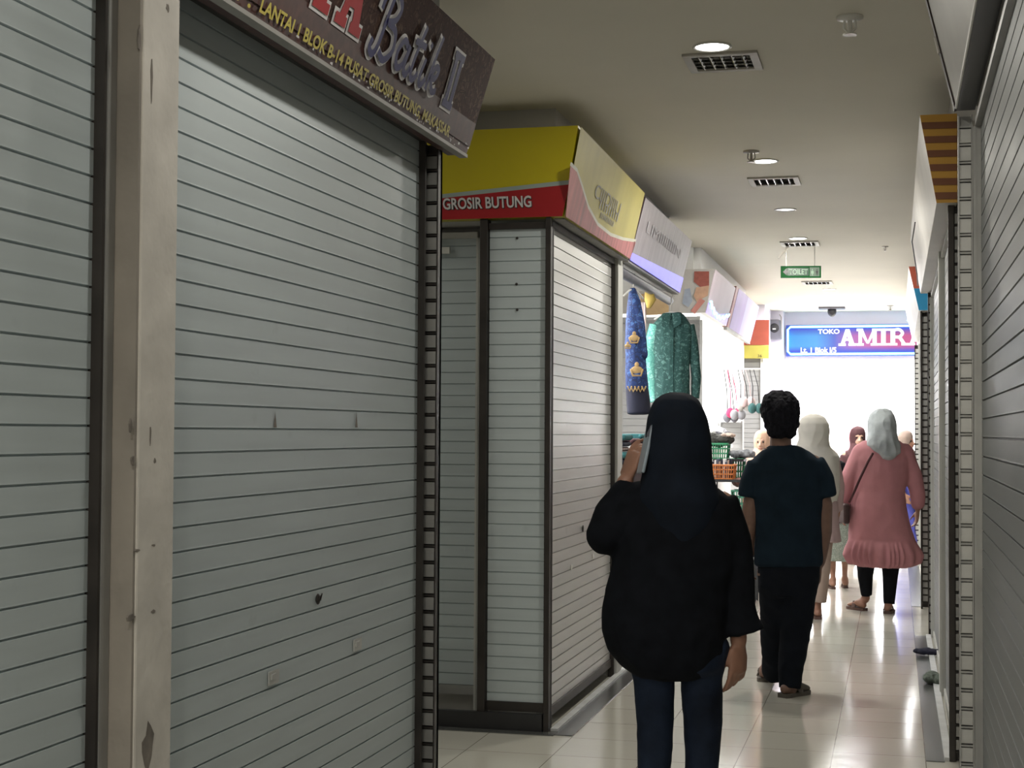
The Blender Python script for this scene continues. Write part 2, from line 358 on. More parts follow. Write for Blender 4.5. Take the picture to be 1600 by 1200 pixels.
# ------------------------------------------------------------------ roller shutters
PITCH = .0578
def shutter(label, p0, p1, nx, h1=2.45, h0=.0, phase=1.433, m=SH, rails=(1, 1), railm=DARK, group='closed roller shutters', bottom=True, railw=.03, hood=True, base=None):
    """p0,p1: floor ends of the curtain plane; nx: unit outward normal"""
    a, b = Vector((*p0, 0)), Vector((*p1, 0)); n = Vector((*nx, 0)); d = (b-a); Lh = d.length; d.normalize()
    root = empty('roller_shutter', (a+b)/2, label, 'shutter', group); o = (a+b)/2
    mb = MB(); zs = []
    k0 = math.ceil((h0-phase)/PITCH); k1 = math.floor((h1-phase)/PITCH)
    prof = [(h0, 0.0)]
    for k in range(k0, k1+1):
        z = phase+k*PITCH
        if z < h0+.01 or z > h1-.01: continue
        prof += [(z-.0030, .0), (z-.0018, -.006), (z+.0012, -.006), (z+.0028, .0004), (z+.006, .0)]
    prof = [q for q in prof if q[0] < h1-.002]+[(h1, 0)]
    fr = [a-o+n*q+Vector((0, 0, z)) for z, q in prof]; to = [b-o+n*q+Vector((0, 0, z)) for z, q in prof]
    N = len(prof); vs = fr+to+[a-o-n*.012+Vector((0, 0, z)) for z, q in (prof[0], prof[-1])]+[b-o-n*.012+Vector((0, 0, z)) for z, q in (prof[0], prof[-1])]
    fs = [(i, i+1, N+i+1, N+i) for i in range(N-1)]+[(2*N, 2*N+1, 2*N+3, 2*N+2), (0, N, 2*N+2, 2*N), (N-1, 2*N-1, 2*N+3, 2*N+1)]
    mb.add(vs, fs); mb.build('slat_curtain', m, root)
    for s, e, sg in ((rails[0], a, -1), (rails[1], b, 1)):
        if not s: continue
        q = e-o; w2 = d*railw*sg; mb = MB()
        lo = [q-n*.012, q+w2-n*.012, q+w2+n*.022, q+n*.022]; mb.hexa(lo, [v+Vector((0, 0, h1+.0)) for v in lo])
        lo = [q-w2*.12+n*.0145, q+w2*.25+n*.0145, q+w2*.25+n*.024, q-w2*.12+n*.024]; mb.hexa(lo, [v+Vector((0, 0, h1)) for v in lo])
        mb.build('guide_rail', railm, root)
    if bottom:
        lo = [a-o+n*-.008, b-o+n*-.008, b-o+n*.010, a-o+n*.010]; lo = [v+Vector((0, 0, h0)) for v in lo]
        MB().hexa(lo, [v+Vector((0, 0, .045)) for v in lo]).build('bottom_bar', base or railm, root)
    if hood:
        lo = [a-o-n*.012, b-o-n*.012, b-o+n*.018, a-o+n*.018]; lo = [v+Vector((0, 0, h1-.0)) for v in lo]
        MB().hexa(lo, [v+Vector((0, 0, .03)) for v in lo]).build('hood', railm, root)
    return root
s1 = shutter('closed grey shutter at far left edge, left of the plaster pillar', (-1.625, 1.1), (-1.625, 2.885), (1, 0), phase=1.437, railw=.012)
MB().box((-.002, 0, 0), (.025, .036, 2.45)).build('guide_post', GUIDE, s1).location = (-.0, .905, 0)
s2 = shutter('wide closed grey shutter under the brown batik sign, two dark rust marks at mid height', (-1.625, 3.13), (-1.625, 5.135), (1, 0), railw=.02, phase=1.433)
def on_s2(px, py, off=.004): return local(s2, at_x(px, py, -1.625+off))
mb = MB()
for px in (430, 557):
    p = on_s2(px, 668); q = on_s2(px, 642)
    mb.add([p+Vector((0, -.011, 0)), p+Vector((0, .011, 0)), q], [(0, 1, 2)])
mb.build('rust_mark', CHIP, s2)
p = on_s2(497, 936, .006)
part_label(MB().ball(p, (.006, .011, .016)).tube([p+Vector((.004, -.009, -.004)), p+Vector((.012, 0, .016)), p+Vector((.004, .009, -.004))], [.002]*3, 6).build('padlock_ring', DARK, s2), 'small dark keyhole with ring')
for px, py in ((558, 1007), (427, 1058)):
    p = on_s2(px, py, .003)
    MB().box(p+Vector((-.001, -.034, -.018)), p+Vector((.003, .034, .018))).box(p+Vector((.003, -.024, -.004)), p+Vector((.006, .008, .010))).build('lock_plate', SHB, s2)
s3 = shutter('bright closed shutter on corridor side of the stall under the yellow and red sign', (-1.625, 7.225), (-1.625, 8.90), (1, 0), m=SHB, phase=1.417, h0=.06, h1=2.42, railw=.025)
for px, py, r in ((911, 826, .016), (893, 886, .013), (927, 869, .012)):
    p = local(s3, at_x(px, py, -1.62)); MB().ball(p, (.004, r, r*1.2)).build('lock_plate', WHITEP if px != 911 else DARK, s3, smooth=True)
def yx(px, Y): return at_y(px, 600, Y).x
s4 = shutter('narrow closed shutter panel facing the side aisle, between the two dark posts', (yx(764, 7.2), 7.2), (yx(853, 7.2), 7.2), (0, -1), phase=1.4465, h0=.09, rails=(0, 0), h1=2.41)
mb = MB()
for px, py in ((808, 372), (807, 444), (808, 484)):
    p = local(s4, at_y(px, py, 7.194)); mb.ball(p, (.007, .003, .007))
mb.build('screw', DARK, s4)
s5 = shutter('recessed closed shutter facing the side aisle, left of the two dark posts', (-2.9, 7.42), (yx(746, 7.42), 7.42), (0, -1), phase=1.437, h0=.12, rails=(0, 1), railw=.035, railm=PALE, h1=2.40, base=GUIDE)
p = local(s5, at_y(695, 393, 7.40)); MB().box(p+Vector((-.06, 0, -.012)), p+Vector((.03, -.02, .02))).build('bent_flap', WHITEP, s5)
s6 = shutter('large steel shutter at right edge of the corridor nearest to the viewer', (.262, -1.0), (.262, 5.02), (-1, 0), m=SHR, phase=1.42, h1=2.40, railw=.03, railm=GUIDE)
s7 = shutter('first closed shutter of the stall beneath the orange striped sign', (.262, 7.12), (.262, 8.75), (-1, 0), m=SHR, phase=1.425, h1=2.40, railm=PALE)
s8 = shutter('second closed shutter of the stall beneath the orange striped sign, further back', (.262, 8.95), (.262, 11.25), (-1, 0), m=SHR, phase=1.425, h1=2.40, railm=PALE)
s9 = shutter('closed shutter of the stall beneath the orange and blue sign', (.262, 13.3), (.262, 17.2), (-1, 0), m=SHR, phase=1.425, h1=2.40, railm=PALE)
s10 = shutter('white closed shutter under the small orange and yellow panel at the corridor end', (-3.0, 18.96), (-1.60, 18.96), (0, -1), m=SHW, phase=1.43, h1=2.36, railm=WALLW)
s11 = shutter('white slatted shutter below the hanging bras beside the side shop', (-1.86, 16.90), (-1.64, 16.90), (0, -1), m=SHW, phase=1.43, h1=1.56, railm=GUIDE, railw=.02)
s12 = shutter('narrow grey shutter panel behind the green shirt beneath the picture panel', (-2.75, 12.92), (yx(1094, 12.92), 12.92), (0, -1), m=SHW, phase=1.43, h1=2.38, railm=GUIDE, railw=.02)
# slotted posts: dark frame with slat ends showing between rungs
def slotted(label, x0, x1, Y, face=-1, h1=2.45, m=SHB, fr=DARK, ph=1.43, depth=.05, h0=0.0):
    root = empty('slotted_post', ((x0+x1)/2, Y, 0), label, 'post', 'slotted posts at the stall corners')
    hw = abs(x1-x0)/2; e = min(.008, hw*.2); mb = MB()
    mb.box((-hw, -.0, h0), (-hw+e, depth, h1)); mb.box((hw-e, 0, h0), (hw, depth, h1)); mb.box((-hw, depth*.6, h0), (hw, depth, h1))
    fb = mb; mb = MB(); k = -25
    while True:
        z = ph+k*PITCH; k += 1
        if z+PITCH > h1: break
        if z < h0: continue
        mb.box((-hw+e*1.1, depth*.18, z+.007), (hw-e*1.1, depth*.58, z+PITCH-.007))
    mb.build('slat_ends', m, root)
    mb = fb; k = -25
    while True:
        z = ph+k*PITCH; k += 1
        if z > h1-.01: break
        if z < h0+.01: continue
        mb.box((-hw+e*.6, depth*.1, z-.003), (hw-e*.6, depth*.5, z+.003))
    mb.build('post_frame', fr, root)
    return root
def xs(pa, pb, Y): return yx(pa, Y), yx(pb, Y)
a, b = xs(663, 685, 5.21); slotted('dark slotted post at right end of the wide left shutter', a, b, 5.19, m=GUIDE)
a, b = xs(1498, 1521, 5.08); slotted('slotted post at the end of the nearest right shutter', a, b, 5.08, m=SHB, fr=GUIDE)
a, b = xs(1490, 1503, 7.05); slotted('slotted post behind the nearest one, under the orange striped sign', a, b+.02, 7.03, m=GUIDE)
a, b = xs(1450, 1461, 11.35); slotted('slotted post at the far end of the stall with the orange striped sign', a, b, 11.33, m=GUIDE)
a, b = xs(1440, 1450, 13.2); slotted('dark slotted post under the orange and blue sign', a, b, 13.18, m=GUIDE)
a, b = xs(1429, 1438, 18.2); slotted('slotted post furthest away on the right, beside the lit blue sign', a, b, 18.18, m=SHB)
# plain corner posts
def post(label, a, b, m, name='corner_post'): return tag(MB().box(a, b).build(name, m, bevel=.002), label, 'post')
x = yx(862, 7.2); post('dark corner post of the stall under the yellow and red sign', (x-.026, 7.165, 0), (x, 7.198, 2.46), DARK)
x = yx(757, 7.2); post('dark post between the recessed shutter and the narrow shutter panel', (x-.020, 7.17, 0), (x+.018, 7.24, 2.46), DARK)
post('pale painted post between the bright shutter and the hanging blue dress', (-1.655, 8.94, 0), (-1.59, 9.10, 2.46), PALE)
x = yx(1486, 7.05); post('dark corner post of the stall beneath the orange striped sign', (x-.012, 7.02, 0), (x+.014, 7.07, 2.46), DARK)
x = yx(1466, 8.85); post('pale post between the two shutters beneath the orange striped sign', (.232, 8.80, 0), (.262, 8.90, 2.46), PALE)
x = yx(1437, 13.2); post('black corner post beside the woman in the pink dress', (yx(1438, 13.1), 13.05, 0), (yx(1441, 13.1)+.0, 13.12, 2.46), DARK)
post('white shop post at the edge of the side shop, left of the bras', (-1.86-.10, 16.86, 0), (-1.86-.03, 16.93, 2.46), WALLW)
# dark plinth of the stall under the yellow sign
tag(MB().box((-2.95, 7.16, 0), (yx(852, 7.2)-.0, 7.19, .085)).build('plinth', BLACKP), 'black plinth under the narrow shutter panel facing the side aisle', 'plinth')
# ------------------------------------------------------------------ signs
BRN = mat('brown_batik_print', (.060, .022, .018), .45, 0, .35, 30)
BRNW = batik('brown_batik_pattern', (.055, .024, .02), (.12, .075, .055), (.035, .015, .013), 30)
REDL = mat('red_letter', (.36, .012, .018), .6, 0, .05, 5)
BLUL = mat('dark_blue_letter', (.022, .022, .12), .6, 0, .05, 5)
WHTL = mat('white_letter', (.62, .60, .60), .45, 0, .05, 5)
YELL = mat('yellow_letter', (.48, .40, .06), .45, 0, .05, 5)
YEL = mat('yellow_acrylic', (.50, .42, .005), .35, 0, .04, 3)
RED = mat('red_acrylic', (.33, .004, .008), .55, 0, .06, 3)
GRYB = mat('grey_blue_stripe', (.30, .36, .34), .4, 0, .04, 3)
YELF = mat('faded_yellow_acrylic', (.46, .40, .10), .5, 0, .14, 4, stretch=(1, 1, .4))
REDF = mat('faded_red_acrylic', (.45, .14, .14), .5, 0, .35, 7, stretch=(1, 3, .4))
WHTF = mat('pale_faded_band', (.55, .54, .42), .4, 0, .1, 5)
GREYT = mat('faded_grey_letter', (.30, .28, .23), .5, 0, .35, 30)
SIGNG = mat('grey_backing', (.30, .29, .27), .6, .2, .15, 6)
def tilted_sign(name, label, cat, X0, X1, Y0, Y1, h0, h1, side, body, y0t=None, y1t=None, back=None, grp=None):
    """light box on the corridor side: bottom edge at X0, top edge at X1, outward normal +side"""
    root = empty(name, ((X0+X1)/2, (Y0+Y1)/2, h0), label, cat, grp); o = root.location
    y0t = Y0 if y0t is None else y0t; y1t = Y1 if y1t is None else y1t
    bk = back if back is not None else X0-side*.12
    lo = [Vector((bk, Y0, h0))-o, Vector((X0, Y0, h0))-o, Vector((X0, Y1, h0))-o, Vector((bk, Y1, h0))-o]
    hi = [Vector((bk, y0t, h1))-o, Vector((X1, y0t, h1))-o, Vector((X1, y1t, h1))-o, Vector((bk, y1t, h1))-o]
    MB().hexa(lo, hi).build('sign_box', body, root)
    v = Vector((X1-X0, 0, h1-h0)); L = v.length
    if side > 0: f = Face(root, lo[1], (0, 1, 0), v, Vector((h1-h0, 0, X0-X1)))
    else: f = Face(root, lo[2], (0, -1, 0), v, Vector((h0-h1, 0, X1-X0)))
    f.L = L; f.W = Y1-Y0
    return root, f
# brown batik sign over the wide left shutter
sb, f = tilted_sign('shop_sign', 'brown batik shop sign with red and blue lettering above the wide left shutter', 'sign', -1.505, -1.405, 1.2, 5.32, 2.43, 2.775, 1, BRN, y1t=5.34, back=-1.575)
f.poly('print_panel', [(.0, .03), (f.W, .03), (f.W+.015, f.L), (0, f.L)], BRNW, .002)
f.poly('lower_band', [(.0, .03), (f.W, .03), (f.W, .115), (0, .10)], BRN, .004)
def uv_of(f, px, py, root):
    d = ray(px, py); o = root.location+f.o; t = (o-CAMP).dot(f.n)/d.dot(f.n); p = CAMP+d*t-o; return p.dot(f.u), p.dot(f.v)
# lettering placed at its spot on the panel
ua, va = uv_of(f, 397, 31, sb); ub, vb = uv_of(f, 699, 210, sb); vm = (va+vb)/2
f.text('lettering', 'LANTAI 1 BLOK B-14 PUSAT GROSIR BUTUNG, MAKASSAR', ua, vm, ub-ua, .043, YELL, .007, bold=.028)
f.text('lettering', 'ALAMAT :', ua-.47, vm, .42, .043, YELL, .007, bold=.028)
ua, va = uv_of(f, 556, 60, sb)
q, wd = slab('TA', .02); hgt = .21; wdt = .40
out = T(q, ua-wdt, va, wdt/wd, hgt)
f.shapes('letter_outline', grow(out, .010), WHTL, .006); f.shapes('lettering', out, REDL, .009)
q, wd = slab('ICTA'.replace('C', 'I'), .05)
strk = []
for s_ in ([(.24,1.0),(.18,.6),(.12,.15),(.02,-.04),(-.1,.02),(-.08,.18)], [(-.04,.7),(.02,.95),(.3,1.08),(.5,.92),(.42,.68),(.22,.57)], [(.24,.57),(.5,.5),(.55,.2),(.35,-.02),(.16,.06)],
           [(1.0,.42),(.84,.5),(.7,.25),(.78,.02),(.94,.12),(1.04,.46),(1.0,.1),(1.1,0),(1.2,.15)], [(1.4,.95),(1.28,.45),(1.25,.08),(1.36,.0),(1.47,.14)], [(1.16,.62),(1.52,.64)],
           [(1.62,.46),(1.56,.1),(1.65,0),(1.76,.15)], [(1.67,.7),(1.69,.76)], [(2.0,1.0),(1.9,.5),(1.84,0)], [(1.87,.22),(2.02,.46),(2.14,.42),(2.06,.26),(1.94,.24),(2.06,.03),(2.2,.08)]):
    strk.append(s_)
u0, v0 = uv_of(f, 575, 78, sb); u1, v1 = uv_of(f, 672, 144, sb)
sx = (u1-u0)/2.25; sy = .178
o1, o2 = [], []
for s_ in strk:
    pts = [(u0+a*sx, v0+b*sy) for a, b in s_]; o2 += ribbon(pts, .022); o1 += ribbon(pts, .040)
f.shapes('letter_outline', o1, WHTL, .006); f.shapes('lettering', o2, BLUL, .012)
u0, v0 = uv_of(f, 686, 163, sb)
q = [R_(.1,0,.4,1), R_(.6,0,.9,1), R_(0,0,1,.13), R_(0,.87,1,1)]
q = T(q, u0, v0, .105, .19); f.shapes('letter_outline', grow(q, .010), WHTL, .006); f.shapes('lettering', q, BLUL, .009)
part_label(MB().box((-.075, -2.06, -.012), (-.045, 2.06, .0)).build('bottom_edge_strip', SIGNG, sb), 'torn grey bottom edge')
# flaked white spots along the lower edge
mb = MB(); rr = random.Random(3)
for k in range(46):
    uu = 2.2+1.9*rr.random()**.7; vv = .004+.018*rr.random()+(.03*rr.random() if uu > 4.0 else 0); w_ = .004+.016*rr.random(); hh = .002+.005*rr.random()
    mb.add([f.P(uu, vv, .0075), f.P(uu+w_, vv-.002, .0075), f.P(uu+w_*.9, vv+hh, .0075), f.P(uu+.002, vv+hh*.7, .0075)], [(0, 1, 2, 3)])
mb.build('flaked_print', WHTL, sb)
# yellow and red corner sign: two faces
root = empty('shop_sign', (-1.55, 8.1, 2.46), 'yellow and red corner sign with white capitals over the closed stall', 'sign'); o = root.location
xb = -1.545; xt = -1.450; Yb, Yt = 7.16, 7.06
c0, c1 = Vector((xb, Yb, 2.462)), Vector((xt, Yt, 2.875))
e0, e1 = Vector((xb, 9.02, 2.462)), Vector((xt, 8.98, 2.84))
l0, l1 = Vector((-3.2, Yb, 2.462)), Vector((-3.2, Yt, 2.875))
k0, k1 = Vector((-1.60, 9.02, 2.462)), Vector((-1.60, 8.98, 2.84)); i0, i1 = Vector((-1.6, 7.24, 2.462)), Vector((-1.6, 7.24, 2.875)); j0, j1 = Vector((-3.2, 7.24, 2.462)), Vector((-3.2, 7.24, 2.875))
MB().hexa([v-o for v in (c0, e0, k0, i0)], [v-o for v in (c1, e1, k1, i1)]).hexa([v-o for v in (l0, c0, i0, j0)], [v-o for v in (l1, c1, i1, j1)]).build('sign_box', YEL, root)
ff = Face(root, l0-o, (1, 0, 0), c1-c0-Vector((c1.x-c0.x, 0, 0)), (0, -(c1.z-c0.z), Yt-Yb))
def uvw(px, py): return uv_of(ff, px, py, root)
W = c0.x-l0.x; 
a1 = uvw(688, 303); a2 = uvw(883, 281); b1 = uvw(688, 309); b2 = uvw(881, 288)
sl = (a2[1]-a1[1])/(a2[0]-a1[0])
def ln(p, u): return p[1]+sl*(u-p[0])
UE = W+.02
ff.poly('red_band', [(0, 0), (W, 0), (W+.04, ln(b2, W)), (0, ln(b1, 0))], RED, .003)
ff.poly('stripe', [(0, ln(b1, 0)), (W+.04, ln(b2, W)), (W+.045, ln(a2, W)), (0, ln(a1, 0))], GRYB, .003)
g0 = uvw(693, 329); g1 = uvw(831, 322)
wt = g1[0]-g0[0]
for wd_, du, ww in (('GROSIR BUTUNG', 0, wt), ('PUSAT', -wt*.45, wt*.40)):
    ff.text('letter_shadow', wd_, g0[0]+du+.003, (g0[1]+g1[1])/2-.004, ww, .056, BLACKP, .005, bold=.04)
    ff.text('lettering', wd_, g0[0]+du, (g0[1]+g1[1])/2, ww, .056, WHTL, .007, bold=.022)
vv = Vector((xt-xb, 0, .39)); fs_ = Face(root, c0-o, (0, 1, 0), vv, Vector((.39, 0, xb-xt)))
def uvs(px, py): return uv_of(fs_, px, py, root)
fs_.poly('faded_face', [(0, 0), (1.86, 0), (1.825, .40), (-.10, .42)], YELF, .010)
cv = [(888, 262), (900, 275), (908, 300), (918, 330), (935, 355), (955, 370), (985, 380)]
cv = [(887, 258), (897, 268), (906, 295), (915, 325), (930, 352), (950, 368), (970, 375), (990, 378)]
top = [uvs(*p) for p in cv]; top2 = [(a+.0, b+.018) for a, b in top]
fs_.poly('red_curve', [(0.01, 0.002), (1.85, 0.002), (1.845, top[-1][1])]+top[::-1], REDF, .014)
fs_.poly('pale_curve', top+top2[::-1], WHTF, .012)
a_, b_ = uvs(929, 295), uvs(968, 340)
for tx, (pa, pb, hh) in {'GLAMOUR': ((927, 296), (966, 325), .07), 'FASHION': ((934, 318), (962, 340), .045), 'BLOK': ((935, 335), (955, 350), .03)}.items():
    p_, q_ = uvs(*pa), uvs(*pb)
    if tx != 'GLAMOUR': fs_.text('faded_lettering', 'IIIIIIIII', p_[0], p_[1]-hh*.5, (q_[0]-p_[0]), hh, GREYT, .013)
    else: fs_.text('faded_lettering', 'CIIIDIIIU', p_[0], p_[1]-hh*.5, (q_[0]-p_[0]), hh, GREYT, .013)
MB().box((-.048, -.88, -.006), (.0, .93, .004)).build('bottom_edge_strip', SIGNG, root)
# second sign, unlit grey purple print with blue lower edge
PURG = mat('faded_purple_print', (.29, .25, .28), .45, 0, .18, 5, stretch=(1, 6, .6))
BLUE_E = mat('lit_blue_edge', (.16, .14, .95), .4, 0, .1, 5, emit=.75)
s_b, f = tilted_sign('shop_sign', 'faded grey purple sign with glowing blue lower edge above the green shirt', 'sign', -1.55, -1.455, 9.07, 11.28, 2.465, 2.84, 1, mat('sign_dark_side', (.05, .02, .03), .5), back=-1.63)
f.poly('print_panel', [(.02, .0), (f.W-.005, .0), (f.W-.02, f.L), (.02, f.L)], PURG, .003)
q1, q2 = f.W-.005, f.W*.35
f.poly('glowing_edge', [(.02, .0), (q1, .0), (q1-.004, .11), (.02, .045)], BLUE_E, .006)
f.text('faded_lettering', 'LIMIIIIIIIIN', .3, .21, 1.5, .07, mat('faded_pale_letter', (.5, .48, .52), .5, 0, .2, 30), .006)
MB().box((-.10, -1.1, -.015), (-.050, 1.1, -.0)).build('bottom_edge_strip', SIGNG, s_b)
part_label(MB().tube([(-.12, -1.05, -.06), (-.12, 1.1, -.06)], [.032]*2, 14).build('awning_roll', GREYP, s_b, smooth=True), 'grey rolled shutter case under the sign')
# corner sign of the side shop: picture panel facing us and pink glowing side
root = empty('shop_sign', (-1.55, 13.6, 2.44), 'corner sign with a printed picture panel and a pink side, behind the green shirt', 'sign'); o = root.location
xb, xt = -1.555, -1.465; Yb, Yt = 12.90, 12.82
c0, c1 = Vector((xb, Yb, 2.44)), Vector((xt, Yt, 2.80)); e0, e1 = Vector((xb, 14.55, 2.44)), Vector((xt, 14.55, 2.80))
l0, l1 = Vector((-2.6, Yb, 2.44)), Vector((-2.6, Yt, 2.80)); k0, k1 = Vector((-1.6, 14.55, 2.44)), Vector((-1.6, 14.55, 2.80))
i0, i1 = Vector((-1.6, 12.95, 2.44)), Vector((-1.6, 12.95, 2.8)); j0, j1 = Vector((-2.6, 12.95, 2.44)), Vector((-2.6, 12.95, 2.8))
PICW = mat('white_print', (.46, .44, .42), .5, 0, .08, 8)
MB().hexa([v-o for v in (c0, e0, k0, i0)], [v-o for v in (c1, e1, k1, i1)]).hexa([v-o for v in (l0, c0, i0, j0)], [v-o for v in (l1, c1, i1, j1)]).build('sign_box', PICW, root)
ff = Face(root, l0-o, (1, 0, 0), (0, Yt-Yb, .36), (0, -.36, Yt-Yb))
def U(px, py): return uv_of(ff, px, py, root)
OCH = mat('ochre_print', (.50, .34, .17), .5, 0, .12, 10); HANDC = mat('skin_tone_print', (.50, .30, .20), .5, 0, .12, 30); REDP = mat('dark_red_print', (.28, .07, .05), .5, 0, .2, 30); BLP = mat('grey_blue_print', (.30, .34, .42), .5, 0, .1, 20)
ff.poly('ochre_panel', [U(1000, 460), U(1022, 455), U(1045, 478), U(1045, 491), U(1000, 493)], OCH, .004)
ff.poly('picture_shape', [U(1070, 452), U(1078, 450), U(1082, 470), U(1076, 480), U(1066, 474)], BLP, .004)
ff.poly('picture_shape', [U(1085, 424), U(1108, 424), U(1108, 448), U(1096, 450), U(1084, 440)], REDP, .004)
ff.poly('picture_shape', [U(1088, 449), U(1108, 446), U(1106, 462), U(1098, 466), U(1090, 474), U(1084, 462)], HANDC, .005)
ff.poly('picture_shape', [U(1079, 486), U(1094, 466), U(1102, 470), U(1086, 490)], mat('pink_print', (.50, .2, .17), .5), .006)
fs_ = Face(root, c0-o, (0, 1, 0), c1-c0+Vector((0, Yb-Yt, 0)), Vector((.36, 0, xb-xt)))
GLOWP = mat('pink_lit_acrylic', (.34, .25, .29), .5, 0, .06, 4, emit=.02)
fs_.poly('pink_face', [(0, .0), (1.64, .0), (1.64, .37), (-.06, .37)], GLOWP, .003)
fs_.poly('violet_edge', [(0.02, .0), (1.64, .0), (1.64, .12), (.9, .06), (0.02, .09)], mat('violet_lit_acrylic', (.28, .18, .62), .4, 0, .2, 9, emit=.35), .005)
CY = mat('cyan_light_rope', (.25, .85, 1), .5, 0, 0, 1, emit=3.0)
mb = MB(); pts = [fs_.P(.08+1.5*t, .105-.075*math.sin(t*PI)+.015*math.sin(t*38), .012) for t in [i/26 for i in range(27)]]
mb.tube(pts, [.009]*27, 6).build('light_rope', CY, root, smooth=True)
# purple lit sign
s_b, f = tilted_sign('shop_sign', 'purple lit sign, furthest of the signs on the left side', 'sign', -1.555, -1.46, 14.62, 17.05, 2.44, 2.82, 1, mat('red_brown_side', (.32, .12, .10), .5), y0t=14.58, back=-1.6)
PUR = mat('purple_lit_acrylic', (.22, .12, .36), .5, 0, .12, 3, emit=.10); PUR2 = mat('lilac_lit_acrylic', (.30, .25, .46), .5, 0, .1, 3, emit=.10)
f.poly('red_stripe', [(0, 0), (.14, 0), (.12, f.L), (-.03, f.L)], mat('red_stripe_print', (.35, .06, .06), .5), .003)
f.poly('purple_panel', [(.2, .0), (1.15, .0), (1.15, f.L), (.18, f.L)], PUR, .003)
f.poly('lilac_panel', [(1.15, .0), (f.W-.01, .0), (f.W-.01, f.L), (1.15, f.L)], PUR2, .003)
MB().box((-.08, -1.2, -.03), (-.048, 1.2, .0)).build('bottom_edge_strip', SIGNG, s_b)
# orange over yellow panel
root = empty('shop_sign', (-2.0, 18.9, 2.34), 'plain orange panel above a yellow panel at the corridor end', 'sign'); o = root.location
X1 = yx(1201, 18.86)
MB().box((-3.0-o.x, -.01, .165), (X1-o.x, .03, .47)).build('orange_panel', mat('orange_acrylic', (.34, .07, .04), .5, emit=.05), root)
part_label(MB().hexa([(-3.0-o.x, -.06, 0), (X1-o.x, -.06, 0), (X1-o.x, .03, 0), (-3.0-o.x, .03, 0)], [(-3.0-o.x, -.04, .16), (X1-o.x, -.04, .16), (X1-o.x, .03, .16), (-3.0-o.x, .03, .16)]).build('yellow_panel', mat('yellow_acrylic_pale', (.38, .33, .06), .5, emit=.05), root), 'yellow lower panel')
f = Face(root, (-3.0-o.x, -.06, 0), (1, 0, 0), (0, .02, .16), (0, -1, .1)); ua, va = uv_of(f, 1184, 553, root)
f.text('lettering', '36', ua, .012, .05, .035, BLACKP, .003)
# right side signs
SIGNW = mat('pale_sign_face', (.52, .50, .46), .45, 0, .08, 3)
# dark sign over the nearest right shutter
s_b, f = tilted_sign('shop_sign', 'torn dark framed sign overhead above the nearest right shutter', 'sign', .19, .10, -1.0, 5.06, 2.46, 2.83, -1, BLACKP, back=.246)
f.poly('sign_face', [(.05, .01), (f.W, .01), (f.W, f.L), (.05, f.L)], mat('dim_sign_face', (.20, .19, .165), .5, 0, .1, 4), .003)
p = f.P(.0, 0, 0)
MB().hexa([f.P(-.005, .0, .0), f.P(.05, .0, .0), f.P(.05, .0, .008), f.P(-.005, .0, .008)], [f.P(-.005, f.L, .0), f.P(.05, f.L, .0), f.P(.05, f.L, .008), f.P(-.005, f.L, .008)]).build('end_frame', mat('dark_maroon_trim', (.02, .008, .008), .5), s_b)
part_label(MB().hexa([f.P(-.004, .19, .008), f.P(.04, .19, .008), f.P(.04, .19, .012), f.P(-.004, .19, .012)], [f.P(.004, .25, .008), f.P(.035, .24, .008), f.P(.035, .24, .012), f.P(.004, .25, .012)]).build('torn_patch', PLASTER, s_b), 'torn pale patch')
part_label(MB().tube([f.P(.05, .0, .004), f.P(2, .0, .004), f.P(5.9, 0, .004)], [.004]*3, 6).build('edge_wire', WHITEP, s_b), 'bright lower edge')
# orange striped end sign
s_b, f = tilted_sign('shop_sign', 'sign with orange and brown striped end on the right side of the corridor', 'sign', .175, .105, 6.94, 11.4, 2.44, 2.83, -1, SIGNW, back=.262)
o = s_b.location
ORG = mat('ochre_orange', (.38, .20, .025), .5, 0, .06, 5); BRS = mat('brown_stripe', (.13, .045, .015), .5, 0, .06, 5)
fe = Face(s_b, Vector((.262, 6.94, 2.44))-o, (-1, 0, 0), (0, 0, 1), (0, -1, 0))
fe.poly('striped_end', [(0, 0), (.087, 0), (.157, .39), (0, .39)], ORG, .003)
N = 6; polys = []
for k in range(N):
    za = .015+k*.062; zb = za+.03; polys.append([(0, za), (.087+.07*za/.39, za+.002), (.087+.07*zb/.39, zb+.002), (0, zb)])
fe.shapes('brown_stripes', polys, BRS, .006)
MB().tube([Vector((.115, 9.5, 2.70))-o, Vector((.10, 9.8, 2.62))-o, Vector((.14, 10.6, 2.5))-o, Vector((.15, 11.0, 2.46))-o], [.004]*4, 6).build('loose_wire', DARK, s_b)
# orange and blue end sign
s_b, f = tilted_sign('shop_sign', 'sign with orange and blue end, furthest on the right side', 'sign', .185, .105, 12.95, 17.4, 2.44, 2.80, -1, SIGNW, back=.29)
o = s_b.location
fe = Face(s_b, Vector((.29, 12.95, 2.44))-o, (-1, 0, 0), (0, 0, 1), (0, -1, 0))
fe.poly('blue_end', [(0, 0), (.105, 0), (.105+.04, .18), (0, .18)], mat('sky_blue_acrylic', (.02, .22, .42), .4, emit=.03), .003)
fe.poly('orange_end', [(0, .18), (.145, .18), (.185, .36), (0, .36)], mat('brick_orange_acrylic', (.45, .10, .06), .4), .003)
